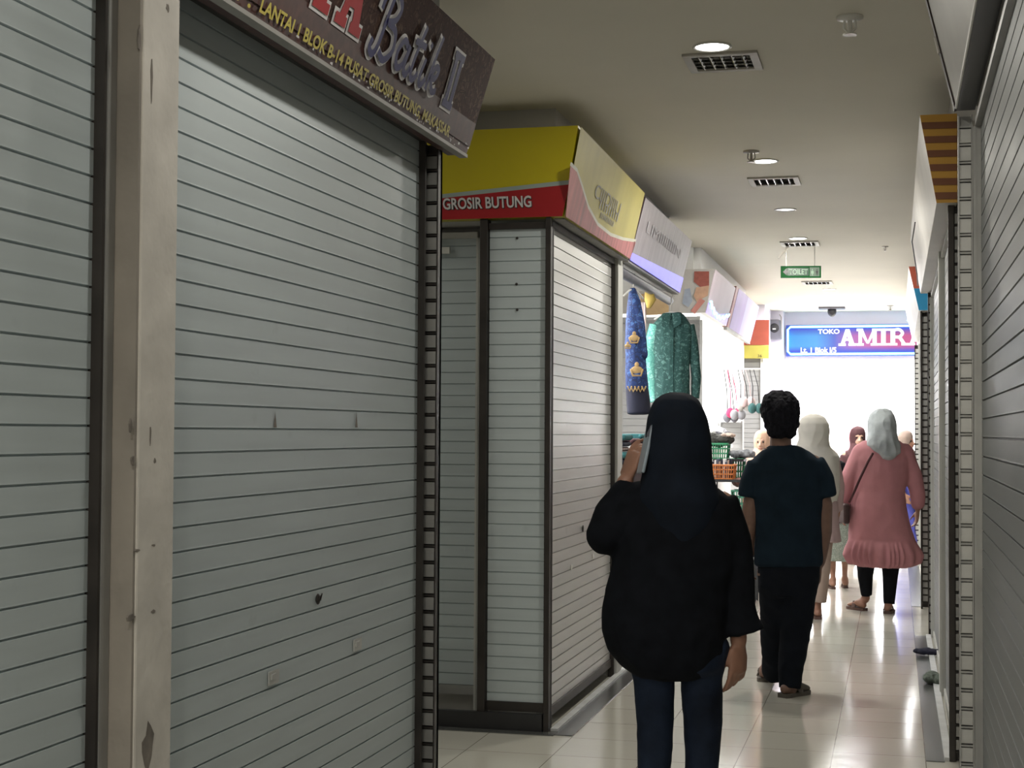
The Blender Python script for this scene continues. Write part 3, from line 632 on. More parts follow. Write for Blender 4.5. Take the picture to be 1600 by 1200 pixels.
# AMIR sign
root = empty('shop_sign', (.05, 20.08, 2.40), 'lit blue sign reading TOKO AMIRA with glowing cyan border at the corridor end', 'sign'); o = root.location
XA = yx(1228, 20.08); XB = 1.75
h0_ = at_y(1330, 556, 20.08).z; h1_ = at_y(1330, 507, 20.08).z
MB().box((XA-o.x, 0, h0_-o.z), (XB-o.x, .1, h1_-o.z)).build('sign_box', mat('blue_sign_side', (.05, .07, .35), .5), root)
f = Face(root, (XA-o.x, 0, h0_-o.z), (1, 0, 0), (0, 0, 1), (0, -1, 0)); W = XB-XA; H = h1_-h0_
def am_mat():
    m, nt, b = new_mat('amir_print'); N, L = nt.nodes, nt.links
    tc = N.new('ShaderNodeTexCoord'); sp = N.new('ShaderNodeSeparateXYZ'); L.new(tc.outputs['Generated'], sp.inputs[0])
    r = N.new('ShaderNodeValToRGB'); e = r.color_ramp.elements
    e[0].position = 0; e[0].color = (.02, .16, .40, 1); e[1].position = 1; e[1].color = (.03, .04, .28, 1)
    for p, c in ((.12, (.03, .17, .38, 1)), (.19, (.03, .06, .28, 1)), (.27, (.20, .05, .20, 1)), (.40, (.27, .04, .13, 1)), (.6, (.27, .04, .13, 1))):
        q = e.new(p); q.color = c
    L.new(sp.outputs[0], r.inputs[0])
    r2 = N.new('ShaderNodeValToRGB'); e2 = r2.color_ramp.elements; e2[0].position = .12; e2[0].color = (0, 0, 0, 1); e2[1].position = .3; e2[1].color = (1, 1, 1, 1)
    q = e2.new(.65); q.color = (1, 1, 1, 1); q = e2.new(.9); q.color = (0, 0, 0, 1)
    L.new(sp.outputs[2], r2.inputs[0])
    mx = N.new('ShaderNodeMix'); mx.data_type = 'RGBA'; mx.inputs[6].default_value = (.02, .035, .26, 1); L.new(r2.outputs[0], mx.inputs[0]); L.new(r.outputs[0], mx.inputs[7])
    L.new(mx.outputs[2], b.inputs['Base Color']); L.new(mx.outputs[2], b.inputs['Emission Color']); b.inputs['Emission Strength'].default_value = .40
    return m
f.poly('print_panel', [(.02, .02), (W-.02, .02), (W-.02, H-.02), (.02, H-.02)], am_mat(), .004)
WL = mat('lit_white_letter', (.85, .80, .84), .5, 0, 0, 1, emit=.2)
def V(px, py): return uv_of(f, px, py, root)
a_, b_ = V(1310, 540.5), V(1420, 513); q, wd = slab('AMIR', .02); kx = (b_[0]-a_[0]-.02)/wd
q2, wd2 = slab('AMIRA', .02); big = T(q2, a_[0], a_[1], kx, (V(1360, 513.5)[1]-a_[1]))
f.shapes('lettering', big, WL, .008)
a_, b_ = V(1278, 522), V(1312, 514); f.text('lettering', 'TOKO', a_[0], a_[1], b_[0]-a_[0], b_[1]-a_[1], WL, .008, bold=.035)
a_, b_ = V(1251, 551), V(1307, 544.5); f.text('lettering', 'Lt. 1 Blok I/5', a_[0], a_[1]-.004, b_[0]-a_[0], b_[1]-a_[1]+.02, WL, .008, bold=.03)
mb = MB(); mb.tube([f.P(W-.02, H-.025, .02), f.P(.06, H-.025, .02), f.P(.025, H-.06, .02), f.P(.025, .06, .02), f.P(.06, .025, .02), f.P(W-.02, .025, .02)], [.013]*6, 8, round_ends=False)
mb.build('light_rope', CY, root, smooth=True)
p = local(root, at_y(1425, 498, 19.9)); MB().tube([p+Vector((-.05, 0, -.02)), p+Vector((.1, 0, .03)), p+Vector((.2, 0, .04))], [.012]*3, 8).build('light_rope', CY, root, smooth=True)
# toilet sign
P0 = at_h(1251, 388, CEIL)
zt = 12.9; root = empty('toilet_sign', at_d(1251.5, 434, zt), 'green hanging TOILET sign with arrow and white pictograms', 'sign', rz=PSI*.6); 
Wt, Ht = .335, .100
GRN = mat('green_acrylic', (.004, .06, .014), .6, 0, .08, 10, spec=.1); GRD = mat('dark_green_panel', (.004, .035, .018), .4, 0, .08, 10); TL = mat('pale_green_letter', (.18, .28, .20), .5)
MB().box((-Wt/2, 0, 0), (Wt/2, .025, Ht)).build('sign_box', GRN, root)
f = Face(root, (-Wt/2, 0, 0), (1, 0, 0), (0, 0, 1), (0, -1, 0))
f.poly('dark_panel', R_(.055, .018, .232, .082), GRD, .002); f.poly('arrow', [(.015, .05), (.05, .018), (.05, .04), (.062, .04), (.062, .06), (.05, .06), (.05, .082)], BLACKP, .004)
f.text('lettering', 'TOILET', .068, .027, .155, .046, TL, .004, bold=.02)
f.poly('pictogram_panel', R_(.24, .012, .322, .088), mat('grey_green_panel', (.07, .11, .08), .5), .002)
for uu, sk in ((.262, 1), (.30, 0)):
    q = [R_(uu-.004, .062, uu+.004, .072), [(uu-.010, .058), (uu-.012 if sk else uu-.006, .034), (uu+.012 if sk else uu+.006, .034), (uu+.010, .058)], R_(uu-.005, .018, uu-.001, .036), R_(uu+.001, .018, uu+.005, .036)]
    f.shapes('pictogram', q, BLACKP if not sk else TL, .004)
hc = CEIL-root.location.z
for dx in (-.122, .115): MB().tube([(dx, .012, Ht), (dx, .012, hc)], [.0035]*2, 6).build('hanging_rod', CHROME, root)
root = empty('ceiling_bracket', (P0.x+.0, P0.y, CEIL), 'bent grey bracket dangling from the ceiling left of the toilet sign', 'bracket')
pp = [local(root, at_d(*q, 12.6)) for q in ((1238, 366), (1237, 376), (1231, 386), (1226, 392), (1216, 403))]; pp[0].z = 0
MB().tube(pp, [.006]*5, 6).build('arm', CHROME, root); MB().box(pp[0]+Vector((-.03, -.02, -.008)), pp[0]+Vector((.03, .02, 0))).build('base_plate', CHROME, root)
# ------------------------------------------------------------------ ceiling fittings
def downlight(x, y, pw, lit, label):
    root = empty('ceiling_downlight', (x, y, CEIL), label, 'ceiling light', 'round ceiling downlights')
    mb = MB(); n = 28; rg = []
    for r, z in ((.076, 0), (.080, -.006), (.070, -.008), (.066, -.002)): rg.append([(r*math.cos(2*PI*k/n), r*math.sin(2*PI*k/n), z) for k in range(n)])
    mb.rings(rg, False).build('trim_ring', WHITEP, root, smooth=True)
    n = 28; MB().add([(.067*math.cos(2*PI*k/n), .067*math.sin(2*PI*k/n), -.004) for k in range(n)], [tuple(range(n))[::-1]]).build('diffuser', LAMPE if lit else LOUV, root)
    if lit: area('downlight_lamp', (x, y, CEIL-.012), .13, .13, pw, WARM, disk=True)
    return root
names = ['lit round downlight nearest to the viewer, beside the first louvred vent', 'second lit round downlight, beyond the first louvred vent', 'lit round downlight above the green toilet sign', 'faint round downlight between the toilet sign and the dome camera', 'lit round downlight overhead, above the wide left shutter', 'lit round downlight directly over the viewer', 'lit round downlight behind the viewer']
for (x, y, pw), l in zip(LIGHTS, names): downlight(x, y, pw, True, l)
p = at_h(1227, 327, CEIL); downlight(p.x, p.y, 0, False, 'unlit silvery round downlight between the second and third louvred vents')
def louvre(px, py, label):
    p = at_h(px, py, CEIL); root = empty('louvred_vent', (p.x, p.y, CEIL), label, 'vent', 'square louvred ceiling fittings')
    h = .155; i = .120; mb = MB()
    for a, b in (((-h, -h), (h, -i)), ((-h, i), (h, h)), ((-h, -i), (-i, i)), ((i, -i), (h, i))): mb.box((*a, -.012), (*b, 0))
    mb.build('frame', mat('vent_frame_paint', (.42, .40, .36), .5), root, bevel=.002)
    MB().box((-i, -i, -.003), (i, i, -.0005)).build('backing', LOUVIN, root)
    mb = MB()
    for k in range(4):
        y = -i+.03+k*.06; mb.add([(-i, y-.008, -.011), (i, y-.008, -.011), (i, y+.014, -.003), (-i, y+.014, -.003)], [(0, 1, 2, 3)])
    mb.build('louvre_blades', mat('vent_blade', (.30, .29, .26), .3, .7), root)
    mb = MB()
    for k in range(5):
        x = -i+.03+k*.045; mb.add([(x-.012, -i, -.003), (x, -i, -.0115), (x+.012, -i, -.003), (x-.012, i, -.003), (x, i, -.0115), (x+.012, i, -.003)], [(0, 3, 4, 1), (1, 4, 5, 2)])
    mb.build('reflector_fins', LOUV, root)
louvre(1130, 95, 'square louvred ceiling vent nearest to the viewer'); louvre(1210, 282, 'second square louvred ceiling vent, in front of the round black sprinkler'.replace('in front of', 'beyond'))
louvre(1250, 380, 'third square louvred ceiling vent, just above the toilet sign'); louvre(1277, 441, 'furthest square louvred ceiling vent, below the toilet sign in view')
def sprinkler(px, py, s, m, label):
    p = at_h(px, py, CEIL); root = empty('sprinkler', (p.x, p.y, CEIL), label, 'sprinkler')
    mb = MB(); n = 16
    mb.rings([[(r*s*math.cos(2*PI*k/n), r*s*math.sin(2*PI*k/n), z*s) for k in range(n)] for r, z in ((.045, 0), (.045, -.008), (.02, -.014))]).build('flange', m, root, smooth=True)
    MB().tube([(0, 0, -.01*s), (0, 0, -.05*s)], [.008*s]*2, 8).tube([(-.018*s, 0, -.014*s), (-.02*s, 0, -.04*s), (0, 0, -.06*s)], [.004*s]*3, 6).tube([(.018*s, 0, -.014*s), (.02*s, 0, -.04*s), (0, 0, -.06*s)], [.004*s]*3, 6).build('sprinkler_head', m, root)
    MB().rings([[(.024*s*math.cos(2*PI*k/n), .024*s*math.sin(2*PI*k/n), z*s) for k in range(n)] for z in (-.06, -.064)]).build('deflector', m, root)
sprinkler(1174, 236, 1.0, CHROME, 'dark sprinkler beside the second lit round downlight')
sprinkler(1328, 26, 1.1, WHITEP, 'pale sprinkler on the bare ceiling near the top edge, nearest to the viewer')
sprinkler(1383, 385, .6, CHROME, 'tiny sprinkler on the ceiling right of the toilet sign')
sprinkler(1391, 477, 1.0, CHROME, 'furthest sprinkler on the ceiling above the blue sign')
p = at_h(1300, 480, CEIL); root = empty('dome_camera', (p.x, p.y, CEIL), 'black dome camera on the ceiling above the lit blue sign', 'camera')
MB().box((-.16, -.1, -.025), (.16, .1, 0)).build('base_plate', GREYP, root); MB().ball((0, 0, -.05), (.055, .055, .07)).build('dome', BLACKP, root, smooth=True)
# speaker on the pillar
p = at_y(1211, 516, 19.9); root = empty('wall_speaker', (p.x, 19.90, p.z), 'grey wall speaker on the pale pillar left of the lit blue sign', 'speaker')
MB().hexa([(-.09, -.13, -.12), (.09, -.13, -.12), (.09, 0, -.12), (-.09, 0, -.12)], [(-.06, -.13, .13), (.06, -.13, .13), (.075, 0, .13), (-.075, 0, .13)]).build('housing', GREYP, root, bevel=.012)
MB().ball((0, -.13, .02), (.06, .015, .06)).build('cone', BLACKP, root, smooth=True); MB().box((-.02, -.15, .0), (.02, -.14, .015)).build('badge', WHITEP, root)
MB().tube([(-.085, -.12, -.1), (-.085, -.10, .16), (-.06, -.02, .2)], [.006]*3, 6).tube([(.085, -.12, -.1), (.085, -.10, .16), (.06, -.02, .2)], [.006]*3, 6).build('bracket', CHROME, root)
# ------------------------------------------------------------------ people
def hand(mb, wr, d, n, t, curl=.35, sc=1.0, thumb=.9, spread=1.0, curls=None, fr=.0078):
    """wr wrist, d towards the fingertips, n the way the palm faces, t the thumb side"""
    wr = Vector(wr); d = Vector(d).normalized(); n = Vector(n); n = (n-d*n.dot(d)).normalized(); t = Vector(t); t = (t-d*t.dot(d)-n*t.dot(n)).normalized()
    mb.tube([wr-d*.03*sc, wr+d*.01*sc, wr+d*.045*sc, wr+d*.085*sc], [(.023*sc, .018*sc), (.026*sc, .016*sc), (.037*sc, .015*sc), (.038*sc, .012*sc)], 14, up=t)
    for i, (off, ln_) in enumerate(((.029, .074), (.0105, .083), (-.0085, .077), (-.0275, .060))):
        c = (curls[i] if curls else curl*(1+.12*i)); p = wr+d*.078*sc+t*off*sc; a = c*.55; pts = [p]; 
        for seg in (.45, .32, .23):
            dd = (d*math.cos(a)+n*math.sin(a)+t*(off*1.6*spread)).normalized(); p = p+dd*ln_*seg*sc; pts.append(p); a += c
        r = fr*sc; mb.tube(pts, [r*1.12, r*1.04, r*.95, r*.8], 8)
    p = wr+d*.022*sc+t*.024*sc; td = (d*.75+t*thumb*.75+n*.35).normalized(); td2 = (d*.9+t*.25*thumb+n*.45).normalized()
    mb.tube([p, p+td*.035*sc, p+td*.035*sc+td2*.032*sc, p+td*.035*sc+td2*.058*sc], [.0125*sc, .0108*sc, .0098*sc, .0080*sc], 8)
def head(mb, c, fwd, s=1.0, tilt=0):
    c = Vector(c); f = Vector(fwd).normalized(); r = f.cross(Vector((0, 0, 1))).normalized(); u = Vector((0, 0, 1))
    def Q(a, b, h): return c+(r*a+f*b+u*h)*s
    rot = Matrix((r, f, u)).transposed()
    mb.ball(Q(0, -.012, .025), (.074*s, .092*s, .085*s), 20, 12, rot); mb.ball(Q(0, .018, -.035), (.058*s, .066*s, .075*s), 18, 10, rot)
    mb.ball(Q(0, .062, -.088), (.026*s, .022*s, .020*s), 12, 8, rot)
    mb.tube([Q(0, .082, .012), Q(0, .097, -.018), Q(0, .105, -.032)], [.008*s, .011*s, .013*s], 8); mb.ball(Q(-.012, .092, -.034), .010*s); mb.ball(Q(.012, .092, -.034), .010*s)
    mb.tube([Q(-.024, .072, -.060), Q(0, .086, -.058), Q(.024, .072, -.060)], [.006*s, .008*s, .006*s], 8); mb.tube([Q(-.020, .070, -.068), Q(0, .084, -.069), Q(.020, .070, -.068)], [.006*s, .008*s, .006*s], 8)
    mb.tube([Q(-.044, .066, .026), Q(-.02, .082, .030)], [.008*s]*2, 8); mb.tube([Q(.044, .066, .026), Q(.02, .082, .030)], [.008*s]*2, 8)
    for q in (-1, 1): mb.ball(Q(.076*q, -.008, -.008), (.010*s, .020*s, .032*s), 10, 8, rot)
def face_bits(root, c, fwd, s=1.0):
    c = Vector(c); f = Vector(fwd).normalized(); r = f.cross(Vector((0, 0, 1))).normalized(); u = Vector((0, 0, 1))
    for q in (-1, 1):
        MB().ball(c+(r*.031*q+f*.072+u*.008)*s, .011*s, 10, 8).build('eye', EYE, root, smooth=True)
    MB().tube([c+(r*-.02+f*.083-u*.0635)*s, c+(f*.093-u*.063)*s, c+(r*.02+f*.083-u*.0635)*s], [.0045*s]*3, 6).build('lips', LIP, root, smooth=True)
EYE = mat('dark_eye', (.02, .015, .012), .2, 0, 0, 1); LIP = mat('lip_pink', (.38, .14, .12), .5, 0, 0, 1)
class Per:
    def __init__(s, px0, z0, label, rz=PSI):
        p = at_d(px0, 900, z0); s.z0 = z0; s.root = empty('person', (p.x, p.y, 0), label, 'person', rz=rz)
    def L(s, px, py, d=0): return local(s.root, at_d(px, py, s.z0+d))
    def rows(s, mb, rows, n=36):
        rg = []
        for pl_, pr_, py, dh, do in rows:
            a, b = s.L(pl_, py, do), s.L(pr_, py, do); c = (a+b)/2; rx = (b-a).length/2
            rg.append([c+Vector((rx*math.cos(2*PI*k/n), dh*math.sin(2*PI*k/n), 0)) for k in range(n)])
        mb.rings(rg)
def shoe(root, heel, toe, m, name='sandal', w=.045, foot=None):
    heel, toe = Vector(heel), Vector(toe); d = (toe-heel).normalized(); s_ = d.cross(Vector((0, 0, 1))).normalized()
    mb = MB(); pts = []
    L = (toe-heel).length
    for t, ww in ((0, .6), (.12, .85), (.35, .8), (.6, 1.0), (.8, 1.05), (.93, .8), (1.0, .35)): pts.append((heel+d*L*t, w*ww))
    vs = [p+s_*q for p, q in pts]+[p-s_*q for p, q in reversed(pts)]; n = len(vs)
    mb.add(vs+[v+Vector((0, 0, .022)) for v in vs], [tuple(range(n))[::-1], tuple(range(n, 2*n))]+[(i, (i+1) % n, n+(i+1) % n, n+i) for i in range(n)])
    a = heel+d*L*.5; mb.tube([a-s_*w*.95+Vector((0, 0, .02)), a-s_*w*.5+Vector((0, 0, .07)), a+s_*w*.5+Vector((0, 0, .07)), a+s_*w*.95+Vector((0, 0, .02))], [(.022, .006)]*4, 8, up=d)
    return mb.build(name, m, root, smooth=False)
def footmb(mb, ank, heel, toe, w=.036):
    ank, heel, toe = Vector(ank), Vector(heel), Vector(toe); d = toe-heel
    mb.tube([heel+d*.12+Vector((0, 0, .045)), heel+d*.35+Vector((0, 0, .060)), heel+d*.62+Vector((0, 0, .045)), heel+d*.9+Vector((0, 0, .034))], [.030, .034, (w, .022), (w*.9, .012)], 12, up=d.cross(Vector((0, 0, 1))))
    mb.tube([ank, heel+d*.28+Vector((0, 0, .055))], [.034, .034], 10)
# --- woman in black on the phone
W1 = Per(1060, 4.6, 'person in black hijab and loose black shirt holding a phone to the left ear')
L = W1.L; hc_ = L(1058, 691, .0)
mb = MB(); head(mb, hc_, (-.15, 1, 0), .98); mb.tube([hc_+Vector((0, -.01, -.06)), L(1058, 765)], [.050, .056], 14)
mb.rings([[L(1058, py)+Vector((rx*math.cos(2*PI*k/20), ry*math.sin(2*PI*k/20), 0)) for k in range(20)] for py, rx, ry in ((770, .10, .06), (800, .145, .085), (880, .13, .09), (940, .12, .09), (1010, .13, .09), (1035, .11, .07))])
elL = L(948, 838, -.02); wrL = L(978, 752, .03); mb.tube([L(1000, 790), elL, L(958, 800, .0), wrL], [.045, .038, .036, .026], 12)
hd = Vector((.30, .0, 1)); hand(mb, wrL, hd, (.85, .45, 0), (.45, .8, .1), thumb=.7, curls=(.45, .75, .85, .95), sc=1.0)
elR = L(1148, 880); wrR = L(1154, 1003, .0); mb.tube([L(1128, 790), elR, wrR], [.045, .038, .025], 12)
hand(mb, wrR, (-.02, .05, -1), (-.6, .75, 0), (-.8, -.55, .0), curls=(.28, .38, .46, .52), thumb=.45, sc=1.02)
for a, b, c_, e in ((1023, 1022, 1022, 1018), (1096, 1095, 1098, 1102)):
    mb.tube([L(a, 1050), L(b, 1200, .02), L(c_, 1390, 0)], [.052, .036, .030], 12)
fl = L(1022, 1420); fr_ = L(1099, 1415, .1)
fl.z = fr_.z = 0
for f_ in (fl, fr_): footmb(mb, f_+Vector((0, 0, .10)), f_+Vector((0, -.03, 0)), f_+Vector((0, .20, 0)))
body = sculpt('body', mb, SKIN, W1.root, .0046, 5)
mb = MB()
W1.rows(mb, [(1046, 1070, 614, .03, -.0), (1036, 1081, 617, .055, -.0), (1024, 1092, 625, .085, -.0), (1016, 1099, 638, .105, -.005), (1010, 1105, 655, .115, -.008), (1007, 1110, 685, .118, -.012), (1006, 1112, 712, .115, -.018), (1005, 1113, 738, .108, -.02), (1000, 1119, 760, .112, -.02), (992, 1130, 780, .118, -.018), (1003, 1122, 815, .11, -.02), (1030, 1095, 850, .07, -.05)])
part_label(sculpt('hijab', mb, HIJK, W1.root, .007, 10, (.006, 9, .5)), 'black hijab')
mb = MB()
W1.rows(mb, [(1030, 1090, 742, .06, 0), (1002, 1112, 758, .085, 0), (984, 1136, 775, .10, 0), (968, 1148, 800, .115, 0), (958, 1155, 840, .122, 0), (957, 1150, 880, .128, 0), (948, 1140, 915, .135, 0), (940, 1136, 950, .145, 0), (940, 1134, 985, .155, 0), (950, 1130, 1015, .155, 0), (968, 1120, 1036, .145, 0), (990, 1105, 1052, .12, 0), (1015, 1085, 1058, .09, 0)])
mb.tube([L(1004, 782), L(972, 812, 0), L(948, 836, -.01)], [.062, .066, .062], 16); mb.tube([L(946, 838, -.01), L(955, 800, .0), L(972, 768, .02)], [.056, .050, .040], 16)
mb.tube([L(1118, 785), L(1142, 850), L(1150, 920), L(1154, 962)], [.066, .058, .052, .048], 16, round_ends=False); mb.tube([L(1154, 945), L(1156, 968), L(1160, 984), L(1161, 989)], [.046, .054, .066, .066], 18, round_ends=False)
part_label(sculpt('shirt', mb, BLACKC, W1.root, .008, 8, (.010, 7, .55)), 'loose black shirt with flared cuff')
mb = MB()
for a, b, c_, d_ in ((1021, 1024, 1022, 1020), (1096, 1098, 1097, 1098)):
    mb.tube([L(a, 1010), L(a, 1060), L(b, 1130, .01), L(c_, 1200, .02), L(d_, 1300, .01), L(d_, 1385, 0)], [.085, .062, .056, .050, .048, .046], 18)
W1.rows(mb, [(985, 1133, 1000, .13, 0), (986, 1132, 1040, .13, 0), (992, 1126, 1052, .09, 0)])
part_label(sculpt('jeans', mb, JEANS, W1.root, .008, 5, (.005, 12, .6)), 'dark blue jeans')
for f_ in (fl, fr_): shoe(W1.root, f_+Vector((0, -.04, 0)), f_+Vector((0, .22, 0)), BLACKP)
# phone she holds: a thing of its own
pc = at_d(1009, 701, 4.56); ph = empty('mobile_phone', pc, 'pale grey blue mobile phone held to the ear of the person in the black hijab', 'phone', rz=PSI)
ph.rotation_euler = (math.radians(-4), math.radians(13), PSI+.14)
MB().box((-.005, -.036, -.075), (.004, .036, .075)).build('case', PHONE, ph, bevel=.003); MB().box((.0042, -.033, -.070), (.0056, .033, .070)).build('screen', BLACKP, ph)
MB().box((-.0065, -.03, .035), (-.0048, .0, .068)).build('camera_bump', GREYP, ph, bevel=.002)
# --- man in dark t-shirt
W2 = Per(1220, 8.45, 'person with short black hair in a dark t-shirt and black trousers walking away'); L = W2.L
mb = MB(); hc_ = L(1219, 652); head(mb, hc_, (.1, 1, 0), 1.0)
mb.tube([hc_+Vector((0, -.015, -.06)), L(1220, 702)], [.056, .062], 14)
mb.rings([[L(cx, py)+Vector((rx*math.cos(2*PI*k/20), ry*math.sin(2*PI*k/20), 0)) for k in range(20)] for py, rx, ry, cx in ((700, .10, .06, 1222), (722, .17, .09, 1226), (790, .15, .1, 1230), (850, .145, .1, 1230), (900, .16, .11, 1228))])
mb.tube([L(1186, 730), L(1172, 795), L(1171, 815), L(1170, 850, .05), L(1171, 866, .06)], [.052, .044, .042, .032, .028], 12); hand(mb, L(1171, 868, .07), (.02, .3, -1), (1, .1, 0), (.1, 1, .1), curl=.35)
mb.tube([L(1270, 725), L(1288, 790), L(1288, 830), L(1283, 868, .02), L(1281, 880, .03)], [.054, .046, .043, .034, .028], 12); hand(mb, L(1280, 884, .04), (-.02, .15, -1), (-1, .1, 0), (-.1, 1, .1), curl=.35)
aL, aR = L(1207, 1052, .3), L(1234, 1078, -.05)
mb.tube([L(1212, 900), L(1208, 985, .15), aL], [.09, .055, .04], 12); mb.tube([L(1245, 900), L(1240, 990, 0), aR], [.09, .055, .04], 12)
hR = L(1222, 1103, -.1); hR.z = 0; tR = hR+Vector((.165, .17, 0)); hL = L(1193, 1078, .42); hL.z = 0; tL = hL+Vector((.06, .24, 0))
footmb(mb, aR, hR, tR); footmb(mb, aL, hL, tL)
sculpt('body', mb, SKIN2, W2.root, .0062, 4)
mb = MB(); W2.rows(mb, [(1205, 1233, 612, .04, 0), (1195, 1243, 620, .08, 0), (1190, 1248, 632, .10, -.005), (1190, 1249, 645, .105, -.012), (1194, 1248, 658, .10, -.022), (1197, 1246, 668, .085, -.035), (1201, 1242, 678, .06, -.05), (1205, 1238, 684, .04, -.05)])
h_ = sculpt('hair', mb, HAIR, W2.root, .006, 3, (.014, 32, .8))
mb = MB(); W2.rows(mb, [(1203, 1243, 696, .065, 0), (1190, 1264, 706, .09, 0), (1176, 1280, 718, .105, 0), (1168, 1288, 735, .115, 0), (1170, 1286, 765, .12, 0), (1178, 1284, 800, .12, 0), (1181, 1284, 840, .122, 0), (1179, 1285, 878, .13, 0), (1180, 1283, 884, .125, 0)])
mb.tube([L(1184, 724), L(1174, 750), L(1171, 776)], [.06, .062, .064], 16, round_ends=False); mb.tube([L(1270, 722), L(1284, 750), L(1288, 776)], [.062, .066, .066], 16, round_ends=False)
part_label(sculpt('t_shirt', mb, NAVYK, W2.root, .009, 6, (.010, 6, .6)), 'dark navy t-shirt')
mb = MB(); W2.rows(mb, [(1183, 1281, 868, .12, 0), (1184, 1279, 900, .125, 0), (1188, 1272, 930, .12, .02)])
mb.tube([L(1214, 905), L(1213, 980, .12), L(1212, 1020, .2), L(1211, 1054, .3)], [.105, .085, .078, .072], 18, round_ends=False); mb.tube([L(1248, 905), L(1243, 990, .0), L(1236, 1040, -.03), L(1234, 1076, -.05)], [.105, .082, .068, .062], 18, round_ends=False)
sculpt('trousers', mb, TROUS, W2.root, .009, 5, (.010, 8, .8))
shoe(W2.root, hR, tR, SANDALG, 'shoe', .048); shoe(W2.root, hL, tL, SANDALG, 'shoe', .048)
for h0_, t0_ in ((hR, tR), (hL, tL)):
    d_ = t0_-h0_; MB().tube([h0_+d_*.5+Vector((0, 0, .045)), h0_+d_*.72+Vector((0, 0, .04)), h0_+d_*.9+Vector((0, 0, .032))], [(.046, .034), (.048, .026), (.04, .018)], 14, up=d_.cross(Vector((0, 0, 1)))).build('shoe_upper', SANDALG, W2.root, smooth=True)
# --- woman in the pink dress
W3 = Per(1378, 12.35, 'person in grey hijab and dusty pink ruffled dress walking away with a shoulder bag'); L = W3.L
mb = MB(); hc_ = L(1377, 668); head(mb, hc_, (-.2, 1, 0), 1.0); mb.tube([hc_+Vector((0, 0, -.06)), L(1377, 695)], [.05, .055], 12)
mb.rings([[L(cx, py)+Vector((rx*math.cos(2*PI*k/20), ry*math.sin(2*PI*k/20), 0)) for k in range(20)] for py, rx, ry, cx in ((692, .10, .06, 1377), (708, .17, .09, 1377), (760, .16, .11, 1375), (800, .19, .13, 1375), (850, .2, .14, 1377))])
mb.tube([L(1343, 705), L(1325, 750), L(1317, 785, .1), L(1317, 795, .12)], [.055, .045, .035, .026], 12); hand(mb, L(1317, 797, .12), (0, .4, -.9), (1, 0, 0), (0, 1, .3))
mb.tube([L(1412, 705), L(1428, 750), L(1434, 788), L(1434, 795)], [.055, .045, .035, .026], 12); hand(mb, L(1434, 797), (-.05, .2, -1), (-1, 0, 0), (0, 1, .1))
aL, aR = L(1353, 935, .15), L(1388, 948, -.05)
mb.tube([L(1356, 840), L(1352, 900, .1), aL], [.07, .042, .033], 12); mb.tube([L(1391, 840), L(1390, 905), aR], [.07, .042, .033], 12)
hR = L(1386, 960, -.1); hR.z = 0; tR = hR+Vector((.05, .22, 0)); hL = L(1352, 947, .1); hL.z = 0; tL = hL+Vector((-.10, .18, 0))
tR = hR+Vector((.075, .20, 0)); footmb(mb, aR, hR, tR); footmb(mb, aL, hL, tL)
sculpt('body', mb, SKIN, W3.root, .009, 4)
mb = MB(); W3.rows(mb, [(1348, 1405, 688, .07, 0), (1336, 1418, 700, .10, 0), (1330, 1424, 718, .12, 0), (1332, 1420, 745, .135, 0), (1335, 1413, 768, .14, 0), (1330, 1416, 795, .155, 0), (1327, 1424, 825, .17, 0), (1326, 1430, 843, .175, 0), (1320, 1436, 856, .195, 0), (1318, 1441, 868, .205, 0), (1325, 1436, 880, .20, 0), (1345, 1420, 885, .17, 0)])
mb.tube([L(1345, 706), L(1326, 745), L(1318, 780, .08), L(1317, 790, .1)], [.07, .065, .058, .05], 14); mb.tube([L(1412, 706), L(1428, 745), L(1434, 775), L(1434, 787)], [.07, .068, .06, .052], 14)
dr = sculpt('dress', mb, PINK, W3.root, .010, 5, (.010, 6, .5))
for v in dr.data.vertices:  # gathered ruffle below its seam
    zt_ = L(1378, 843).z
    if v.co.z < zt_:
        k = min(1, (zt_-v.co.z)/.12); a = math.atan2(v.co.y, v.co.x); r = math.hypot(v.co.x, v.co.y)
        f_ = 1+.055*k*math.sin(a*26+3*math.sin(a*5)); v.co.x *= f_; v.co.y *= f_
part_label(dr, 'dusty pink dress with a gathered hem')
mb = MB(); W3.rows(mb, [(1373, 1384, 639, .03, 0), (1367, 1391, 642, .06, 0), (1361, 1397, 649, .09, 0), (1358, 1399, 660, .115, -.01), (1357, 1400, 675, .12, -.02), (1355, 1401, 688, .12, -.03), (1352, 1404, 696, .125, -.03), (1360, 1404, 706, .12, -.04), (1372, 1398, 714, .09, -.07), (1381, 1390, 720, .04, -.09)])
part_label(sculpt('hijab', mb, GREYH, W3.root, .0055, 12, (.022, 8, .45)), 'grey satin hijab')
mb = MB()
for a, b, c_ in ((1354, 1352, 1354), (1392, 1391, 1389)):
    mb.tube([L(a, 862, 0), L(b, 900, .09 if a < 1370 else 0), L(c_, 930 if a < 1370 else 944, .13 if a < 1370 else -.045)], [.09, .062, .045], 14, round_ends=False)
part_label(sculpt('leggings', mb, BLACKC, W3.root, .009, 3), 'black leggings')
shoe(W3.root, hR, tR, SANDAL, w=.042); shoe(W3.root, hL, tL, SANDAL, w=.042)
bag = empty('shoulder_bag', W3.root.matrix_basis @ L(1325, 800, -.08), 'dark shoulder bag on a thin strap across the back of the pink dress', 'bag', rz=PSI)
wp = lambda px, py, d: local(bag, at_d(px, py, 12.35+d))
mb = MB(); c_ = wp(1324, 800, -.03); mb.box(c_+Vector((-.05, -.10, -.09)), c_+Vector((.0, .10, .07))); mb.build('bag_body', mat('dark_brown_leather', (.05, .025, .025), .5, 0, .2, 20), bag, bevel=.015)
